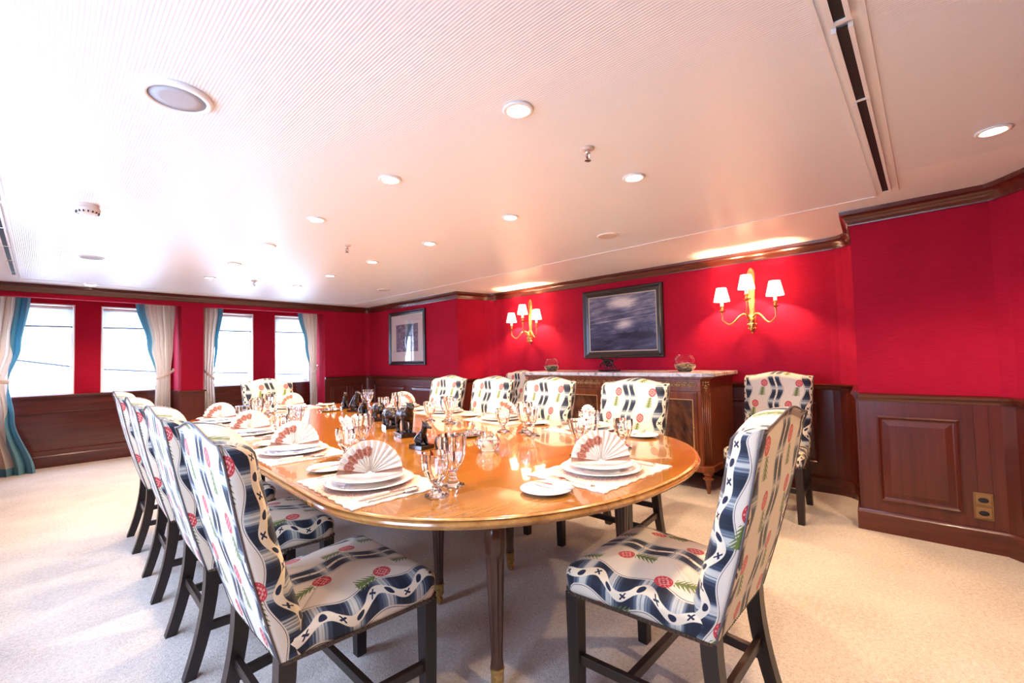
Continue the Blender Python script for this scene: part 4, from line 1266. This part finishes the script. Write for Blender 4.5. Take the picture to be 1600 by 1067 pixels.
# ------------------------------------------------------------------ pictures
def picture(name, x, y0, y1, z0, z1, label, fw, canvas_mat, mat_w, slip):
    t = empty(name, (x, (y0 + y1) / 2, (z0 + z1) / 2), 0, label, 'picture')
    w, h = (y1 - y0) / 2, (z1 - z0) / 2
    def ring(i, dx): return [(dx, -w + i, -h + i), (dx, w - i, -h + i), (dx, w - i, h - i), (dx, -w + i, h - i)]
    MB().loft([ring(0, -.002), ring(0, -.030), ring(.008, -.038), ring(.018, -.036), ring(fw * .55, -.022), ring(fw * .9, -.016), ring(fw, -.016), ring(fw, -.008)], cap=False).build('frame', FRAMEBLACK, t)
    MB().loft([ring(fw - .002, -.012), ring(fw, -.017), ring(fw + slip, -.015), ring(fw + slip, -.008)], cap=False).build('slip', FRAMEGILT, t)
    a = fw + slip - .002
    if mat_w:
        MB().box(-.010, -.006, -w + a, w - a, -h + a, h - a).build('mat_board', MATBOARD, t)
        MB().box(-.0108, -.0101, -w + a + mat_w, w - a - mat_w, -h + a + mat_w * 1.15, h - a - mat_w * 1.15).build('print', canvas_mat, t)
        MB().box(-.0135, -.0125, -w + a, w - a, -h + a, h - a).build('glazing', PICGLASS, t)
    else:
        MB().box(-.011, -.006, -w + a, w - a, -h + a, h - a).build('canvas', canvas_mat, t)
    return t
def mk_picglass():
    m, nt, b = new_mat('picture_glass'); out = nt.nodes['Material Output']
    tr = nt.nodes.new('ShaderNodeBsdfTransparent'); gl = nt.nodes.new('ShaderNodeBsdfGlossy'); gl.inputs['Roughness'].default_value = 0.01
    mx = nt.nodes.new('ShaderNodeMixShader'); mx.inputs[0].default_value = 0.14; nt.links.new(tr.outputs[0], mx.inputs[1]); nt.links.new(gl.outputs[0], mx.inputs[2]); nt.links.new(mx.outputs[0], out.inputs[0])
    return m
PICGLASS = mk_picglass()
picture('seascape_painting', 4.61, 2.065, 3.09, 1.178, 1.992, 'dark-framed moonlit seascape painting on the red wall above the sideboard', 0.075, SEASCAPE, 0, 0.012)
picture('framed_print', 4.03, 5.588, 6.60, 1.13, 2.003, 'black-framed print with wide pale mat on the red wall by the window corner', 0.060, PRINT, 0.13, 0.008)

# ------------------------------------------------------------------ sconces
def sconce(y, label):
    t = empty('wall_sconce', (4.61, y, 1.38), 0, label, 'wall lamp', 'three-arm gilt wall sconces')
    # local: x towards room is negative, z from bottom of the ornament
    bp = []
    for z, w, d in ((0.10, .018, .02), (0.16, .032, .024), (0.22, .022, .018), (0.30, .026, .016), (0.45, .030, .014), (0.56, .034, .014), (0.60, .026, .014), (0.625, .008, .012)):
        bp.append([(-.001, -w, z), (-d * .7, -w, z), (-d, -w * .5, z), (-d, w * .5, z), (-d * .7, w, z), (-.001, w, z)])
    MB().loft(bp).build('backplate', BRASS, t, smooth=True, angle=.9)
    dr = MB().lathe([(0.001, 0.0), (0.010, 0.006), (0.006, 0.018), (0.020, 0.032), (0.026, 0.055), (0.032, 0.085), (0.030, 0.11), (0.036, 0.125), (0.036, 0.14), (0.022, 0.155), (0.016, 0.19)], 16, (-.036, 0, 0), twist=.5)
    for k in range(10):
        a = 2 * pi * k / 10
        for zz, rr in ((.05, .028), (.09, .034)):
            dr.ball((-.036 + rr * cos(a + zz * 40), rr * sin(a + zz * 40), zz), .009, 6, 4)
    dr.build('drop_ornament', BRASS, t, smooth=True, angle=.9)
    for (dy, dx, cz) in ((0.225, -.15, 0.262), (-0.225, -.15, 0.272), (0.0, -.17, 0.355)):
        pts = []
        n = 22
        for i in range(n + 1):
            f = i / n
            if dy != 0:
                px = -.036 + (dx + .036) * (f ** .8)
                py = dy * f
                pz = 0.14 + 0.045 * sin(pi * min(1, f * 2.0)) * (1 if f < .5 else 0) - 0.050 * sin(pi * max(0, f * 2 - 1)) * .9
                if f > .9: pz = pz
                pts.append((px, py, pz))
            else:
                pts.append((-.036 + (dx + .036) * sin(f * pi / 2), 0.012 * sin(pi * f), 0.13 + (cz - .10 - 0.13) * (1 - cos(f * pi / 2))))
        pts.append((dx, dy, cz - 0.085)); pts.append((dx, dy, cz - 0.055))
        ar = MB().tube(pts, [0.0105 - 0.004 * min(1, i / n) for i in range(len(pts))], 8)
        ar.build('arm', BRASS, t, smooth=True)
        c = (dx, dy, cz)
        MB().lathe([(0.008, -.072), (0.012, -.062), (0.008, -.052), (0.034, -.040), (0.037, -.036), (0.010, -.034), (0.014, -.02), (0.008, -.008), (0.016, .0), (0.020, .006), (0.020, .010), (0.012, .011)], 18, c).build('drip_pan', BRASS, t, smooth=True, angle=.9)
        MB().lathe([(0.0135, .010), (0.0135, .075), (0.004, .077)], 14, c).build('candle_sleeve', CANDLE, t, smooth=True, angle=.7)
        sh = [(0.072, .055), (0.044, .185), (0.0425, .185), (0.0705, .055)]
        MB().lathe(sh + [sh[0]], 28, c, cap=False).build('shade', SHADE, t, smooth=True, angle=.7)
        l = bpy.data.lights.new('sconce_bulb', 'POINT'); l.energy = SCONCE_W; l.color = (1.0, 0.66, 0.36); l.shadow_soft_size = 0.012
        lo = bpy.data.objects.new('bulb', l); COL.objects.link(lo); lo.parent = t; lo.location = (dx, dy, cz + .115)
    return t
sconce(1.195, 'gilt three-arm wall sconce with white shades, right of the painting')
sconce(3.965, 'gilt three-arm wall sconce with white shades, left of the painting')

# wall socket
t = empty('wall_socket', (3.818, -0.20, 0.265), 0, 'brass double wall socket on the mahogany panelling at the right', 'socket')
MB().box(-.008, 0, -.042, .042, -.078, .078).build('plate', simple('aged_brass_plate', (0.25, 0.13, 0.05), 0.4, 0.5), t, bevel=.003)
for s in (-1, 1):
    o = MB().box(-.013, -.007, -.034, .034, s * .038 - .030, s * .038 + .030).build('socket', simple('brass_cover', (0.30, 0.165, 0.065), 0.4, 0.5), t, bevel=.003)
    MB().lathe([(0.019, 0.0), (0.019, 0.003), (0.010, 0.0045), (0.001, 0.0045)], 24).xf(Matrix.Translation((-.013, 0, s * .038)) @ Matrix.Rotation(-pi / 2, 4, 'Y') @ Matrix.Diagonal((.75, 1.15, 1, 1))).build('socket_insert', BLACK, o, smooth=True, angle=.6)

# ------------------------------------------------------------------ tableware prototypes
ZT = TZ + 0.0004
def proto_placemat():
    hw, hd, n = 0.235, 0.175, 60
    pts = []
    per = [(-hw, -hd), (hw, -hd), (hw, hd), (-hw, hd)]
    for i in range(4):
        a, b = Vector(per[i]), Vector(per[(i + 1) % 4]); d = b - a; L = d.length; d.normalize(); nn = Vector((d.y, -d.x))
        m = 40 if i % 2 == 0 else 30
        for k in range(m):
            q = a + d * (L * k / m) + nn * (0.0035 * sin(2 * pi * k / 5)); pts.append((q.x, q.y))
    return MB().loft([[(x, y, 0) for x, y in pts], [(x, y, 0.003) for x, y in pts], [(x * .985, y * .98, 0.0042) for x, y in pts]]).build('placemat', PLACEMAT)
def proto_plate(name, r, hgt):
    t = empty(name)
    prof = [(r * .50, 0.0), (r * .56, 0.0005), (r * .62, 0.003), (r * .97, hgt - .002), (r, hgt), (r * .985, hgt + .0015), (r * .66, 0.0075), (r * .58, 0.0052), (0.001, 0.0050)]
    MB().lathe(prof, 48).build('dish', PORCELAIN, t, smooth=True, angle=.8)
    MB().lathe([(r * .955, hgt - .0004), (r * .965, hgt + .0016), (r * .978, hgt + .0018), (r * .970, hgt - .0002)], 48, cap=False).build('rim_band', GOLDRIM, t, smooth=True)
    return t
def proto_napkin():
    R, n = 0.118, 15
    verts, uvs_, faces, fu = [], [], [], []
    rs = [0.06, 0.35, 0.55, 0.78, 0.97, 1.0]
    def layer(off):
        base = len(verts)
        for i in range(2 * n + 1):
            a = pi * i / (2 * n)
            zig = 0.0075 if i % 2 else -0.0075
            for r in rs:
                lean = 0.012 * r * sin(a)
                rr = r * R * (1.0 - 0.02 * (i % 2))
                verts.append((rr * cos(a), zig * (0.25 + .75 * r) + off + lean, 0.004 + rr * sin(a)))
                uvs_.append((i / (2 * n), r))
        return base
    b0, b1 = layer(-0.0012), layer(0.0012)
    m = len(rs)
    for b, flip in ((b0, False), (b1, True)):
        for i in range(2 * n):
            for k in range(m - 1):
                q = (b + i * m + k, b + (i + 1) * m + k, b + (i + 1) * m + k + 1, b + i * m + k + 1)
                faces.append(q[::-1] if flip else q)
    for i in range(2 * n):
        for k in (0, m - 1):
            faces.append((b0 + i * m + k, b0 + (i + 1) * m + k, b1 + (i + 1) * m + k, b1 + i * m + k))
    for i in (0, 2 * n):
        for k in range(m - 1):
            faces.append((b0 + i * m + k, b0 + i * m + k + 1, b1 + i * m + k + 1, b1 + i * m + k))
    fu = [tuple(uvs_[i] for i in f) for f in faces]
    return mesh_uv('fan_napkin', verts, faces, fu, NAPKIN, None, smooth=False)
def blade(pts, z=0.0, th=0.0025):
    n = len(pts)
    return MB().loft([[(x, y, z) for x, y in pts], [(x, y, z + th) for x, y in pts]])
PEARL = simple('ivory_handle', (0.72, 0.62, 0.50), 0.25, 0, 0.3)
def proto_knife(name, L, handle):
    t = empty(name)
    blade([(-.008, L * .48), (.007, L * .48), (.010, L * .62), (.009, L * .90), (.002, L), (-.007, L * .97)], .001, .002).build('blade', SILVER, t)
    MB().tube([(0, 0.0, .005), (0, L * .1, .0055), (0, L * .3, .005), (0, L * .46, .0045), (0, L * .485, .004)], [.0045, .0072, .0062, .0055, .006], 10).build('handle', handle, t, smooth=True)
    return t
def proto_fork():
    t = empty('fork')
    MB().tube([(0, 0, .003), (0, .03, .004), (0, .09, .0045), (0, .125, .004)], [.007, .0065, .0035, .003], 8).xf(Matrix.Diagonal((1, 1, .55, 1))).build('handle', SILVER, t, smooth=True)
    blade([(-.003, .12), (.003, .12), (.011, .138), (.011, .152), (-.011, .152), (-.011, .138)], .0025, .002).build('head', SILVER, t)
    for k in range(4): MB().box(-.0105 + .0062 * k, -.0083 + .0062 * k, .150, .195, .0028, .0045).build('tine', SILVER, t)
    return t
def proto_spoon():
    t = empty('spoon')
    MB().tube([(0, 0, .003), (0, .03, .004), (0, .09, .0045), (0, .135, .004)], [.007, .0065, .0035, .003], 8).xf(Matrix.Diagonal((1, 1, .55, 1))).build('handle', SILVER, t, smooth=True)
    MB().ball((0, .160, .0065), (.018, .030, .006), 14, 8).build('bowl', SILVER, t, smooth=True)
    return t
def proto_glass(name, h, r, kind):
    t = empty(name)
    n = 12
    if kind == 'goblet':
        out = [(r * .80, 0.0), (r * .84, 0.003), (r * .45, 0.012), (r * .24, h * .16), (r * .34, h * .21), (r * .22, h * .25)]
        bowl = [(r * .42, h * .32), (r * .72, h * .45), (r * .94, h * .62), (r * 1.02, h * .80), (r, h)]
    else:
        out = [(r * .82, 0.0), (r * .86, 0.003), (r * .40, 0.009), (r * .17, h * .12), (r * .15, h * .26), (r * .22, h * .36)]
        bowl = [(r * .36, h * .44), (r * .58, h * .58), (r * .78, h * .74), (r * .92, h * .90), (r, h)]
    foot = MB().lathe(out + [(bowl[0][0] * .9, bowl[0][1] - .002)], n).build('stem', GLASS, t)
    inn = [(max(a - .0035, .001), z + (.004 if i == 0 else 0)) for i, (a, z) in enumerate(bowl)]
    MB().lathe([(0.001, bowl[0][1] - .001)] + bowl + inn[::-1] + [(0.001, inn[0][1])], n, twist=[0, 0, .5, .5, .5, .5] + [0] * 6, cap=False).build('bowl', GLASS, t)
    return t

P_MAT = proto_placemat(); P_CHARGER = proto_plate('charger_plate', 0.155, 0.016); P_PLATE = proto_plate('dinner_plate', 0.128, 0.015)
P_SIDE = proto_plate('side_plate', 0.088, 0.012); P_NAP = proto_napkin()
P_KNIFE = proto_knife('table_knife', 0.215, PEARL); P_BUTTER = proto_knife('butter_knife', 0.165, PEARL)
P_FORK = proto_fork(); P_SPOON = proto_spoon()
P_G1 = proto_glass('water_goblet', 0.178, 0.051, 'goblet'); P_G2 = proto_glass('wine_glass', 0.160, 0.050, 'wine'); P_G3 = proto_glass('sherry_glass', 0.140, 0.047, 'goblet')
used = set()
def place(p, x, y, z, rz, label, cat, group):
    if p.name in used: o = copy_tree(p)
    else: o = p; used.add(p.name)
    o.location = (x, y, z); o.rotation_euler = (0, 0, rz)
    return tag(o, label, cat, group)

G_L = [(0.30, 0.085, 2), (0.245, 0.190, 0), (0.14, 0.235, 1)]
G_R = [(0.15, 0.345, 1), (0.27, 0.29, 0), (0.385, 0.36, 2)]
settings = [   # x, y, facing angle of the diner's forward axis (rz for +y), fan angle, phrase, glasses
    (0.825, 1.50, -93, -40, 'nearest left-hand place', G_L[:2]),
    (0.870, 2.32, -93, -38, 'second left-hand place from the camera', [(0.345, 0.115, 2), (0.215, 0.25, 0)]),
    (0.905, 3.13, -93, -35, 'third left-hand place from the camera', G_L),
    (0.945, 3.98, -93, -35, 'farthest left-hand place', G_L),
    (1.495, 0.945, -3, -45, 'near-end place', [(0.165, 0.235, 1), (0.335, 0.30, 0), (0.425, 0.165, 2)]),
    (2.270, 1.50, 87, 62, 'nearest sideboard-side place', G_R),
    (2.300, 2.28, 87, 118, 'second sideboard-side place from the camera', G_R),
    (2.330, 2.98, 87, 120, 'third sideboard-side place from the camera', G_R),
    (2.360, 3.66, 87, 150, 'farthest sideboard-side place', [(0.15, 0.27, 1), (0.265, 0.22, 0), (0.38, 0.19, 2)]),
    (1.690, 4.585, 177, -38, 'window-end place', [(0.20, 0.20, 1), (0.28, 0.26, 0), (0.34, 0.17, 2)]),
]
for (x, y, rz, fan, ph, gl) in settings:
    a = rz * DEG
    def W(dx, dy): return x + dx * cos(a) - dy * sin(a), y + dx * sin(a) + dy * cos(a)
    mx, my = W(0, 0.0)
    place(P_MAT, mx, my, ZT, a, 'cream woven placemat with scalloped edge at the ' + ph, 'placemat', 'woven placemats')
    place(P_CHARGER, x, y, ZT + .0045, a, 'large white charger plate at the ' + ph, 'plate', 'charger plates')
    place(P_PLATE, x, y, ZT + .0045 + .0178, a, 'white dinner plate stacked on the charger at the ' + ph, 'plate', 'dinner plates')
    place(P_NAP, x, y, ZT + .0045 + .0178 + .0125, fan * DEG, 'fan-folded napkin with rust floral band at the ' + ph, 'napkin', 'fan-folded napkins')
    q = W(-0.335, -0.015)
    place(P_SIDE, q[0], q[1], ZT, a, 'small white side plate at the ' + ph, 'plate', 'side plates')
    q = W(-0.300, -0.105)
    place(P_BUTTER, q[0], q[1], ZT + .0145, a + 8 * DEG, 'butter knife lying on the side plate at the ' + ph, 'knife', 'butter knives')
    q = W(-0.205, -0.115)
    place(P_FORK, q[0], q[1], ZT + .0045, a, 'silver fork left of the plates at the ' + ph, 'fork', 'silver forks')
    q = W(0.178, -0.125)
    place(P_KNIFE, q[0], q[1], ZT + .0045, a, 'silver table knife right of the plates at the ' + ph, 'knife', 'table knives')
    q = W(0.210, -0.115)
    place(P_SPOON, q[0], q[1], ZT + .0045, a, 'silver spoon at the right edge of the ' + ph, 'spoon', 'silver spoons')
    for dx, dy, k in gl:
        q = W(dx, dy)
        place((P_G1, P_G2, P_G3)[k], q[0], q[1], ZT, random.random(), ('cut-crystal water goblet', 'cut-crystal wine glass', 'small cut-crystal sherry glass')[k] + ' at the ' + ph, 'glass', ('water goblets', 'wine glasses', 'sherry glasses')[k])

# crystal votives: rows of overlapping petals round a tea light
FROST = simple('frosted_crystal', (0.97, 0.95, 0.93), 0.15, 0, 0, 0.5, trans=0.5, ior=1.45)
def votive(x, y, s, label, lotus=False):
    t = empty('crystal_votive', (x, y, ZT), 0.3, label, 'candle holder', 'crystal petal votives')
    MB().lathe([(0.024 * s, 0), (0.028 * s, .003), (0.024 * s, .008), (0.029 * s, .02), (0.031 * s, .035), (0.030 * s, .05), (0.027 * s, .05), (0.026 * s, .016), (0.001, .014)], 20).build('cup', FROST, t, smooth=True, angle=.8)
    MB().lathe([(0.018 * s, .0145), (0.019 * s, .032), (0.001, .033)], 14).build('candle', CANDLE, t)
    rows = 4 if not lotus else 3
    for j in range(rows):
        n = 10
        for i in range(n):
            a = 2 * pi * (i + .5 * (j % 2)) / n
            r0 = (0.030 + 0.008 * j) * s if lotus else (0.045 * s * sin(pi * (0.28 + .18 * j)))
            z0 = 0.008 + j * 0.014 * s
            tilt = (0.9 - 0.25 * j) if lotus else (0.5 - 0.35 * j)
            w, h = 0.0155 * s, 0.034 * s
            pts = []
            def P(u, v, d):
                rr = r0 + v * h * sin(tilt) * (1 if lotus else .6) + d; zz = z0 + v * h * cos(tilt)
                return (rr * cos(a) - u * w * sin(a), rr * sin(a) + u * w * cos(a), zz)
            f = [P(0, 0, .001), P(.9, .45, .001), P(0, 1, .002), P(-.9, .45, .001)]
            b = [P(0, 0, -.001), P(.9, .45, -.001), P(0, 1, .001), P(-.9, .45, -.001)]
            MB().add(f + b + [P(0, .5, .009)], [(0, 1, 8), (1, 2, 8), (2, 3, 8), (3, 0, 8), (7, 6, 5, 4), (0, 4, 5, 1), (1, 5, 6, 2), (2, 6, 7, 3), (3, 7, 4, 0)]).build('petal', FROST if lotus else GLASS, t)
    return t
votive(1.490, 1.575, 1.2, 'domed crystal petal votive standing by the table seam')
votive(1.420, 2.815, 1.35, 'open lotus-shaped crystal votive left of the bronze animals', True)

# cruet trays
def cruet(x, y, rz, ph):
    t = empty('cruet_tray', (x, y, ZT), rz, 'small oval silver tray with cruets ' + ph, 'tray', 'cruet trays')
    rings = [[(0.115 * k * cos(2 * pi * i / 36), 0.075 * k * sin(2 * pi * i / 36), z) for i in range(36)] for k, z in ((.80, 0), (.86, .001), (1.0, .010), (1.015, .012), (1.0, .0125), (.86, .004), (.1, .0035))]
    MB().loft(rings).build('tray', SILVER, t, smooth=True, angle=.8)
    for k, (dx, dy, kind) in enumerate(((-.05, .0, 'salt_cellar'), (.045, .012, 'pepper_pot'), (.0, -.03, 'mustard_pot'))):
        px, py = x + dx * cos(rz) - dy * sin(rz), y + dx * sin(rz) + dy * cos(rz)
        e = empty(kind, (px, py, ZT + .0045), 0, {'salt_cellar': 'crystal salt cellar with silver top on the tray ', 'pepper_pot': 'crystal pepper pot with silver dome on the tray ', 'mustard_pot': 'small crystal mustard pot on the tray '}[kind] + ph, 'cruet', 'cruets')
        h = (.045, .06, .04)[k]
        MB().lathe([(.016, 0), (.018, .003), (.020, h * .5), (.015, h * .8), (.012, h * .82)], 10).build('body', GLASS, e)
        MB().lathe([(.0135, h * .8), (.015, h * .85), (.012, h), (.004, h * 1.12), (.001, h * 1.13)], 14).build('lid', SILVER if k else BRASS, e, smooth=True, angle=.8)
cruet(1.735, 1.975, 0.6, 'beside the near votive')
cruet(1.830, 4.020, 0.4, 'near the window end of the table')
for pr_ in (P_MAT, P_CHARGER):
    pass
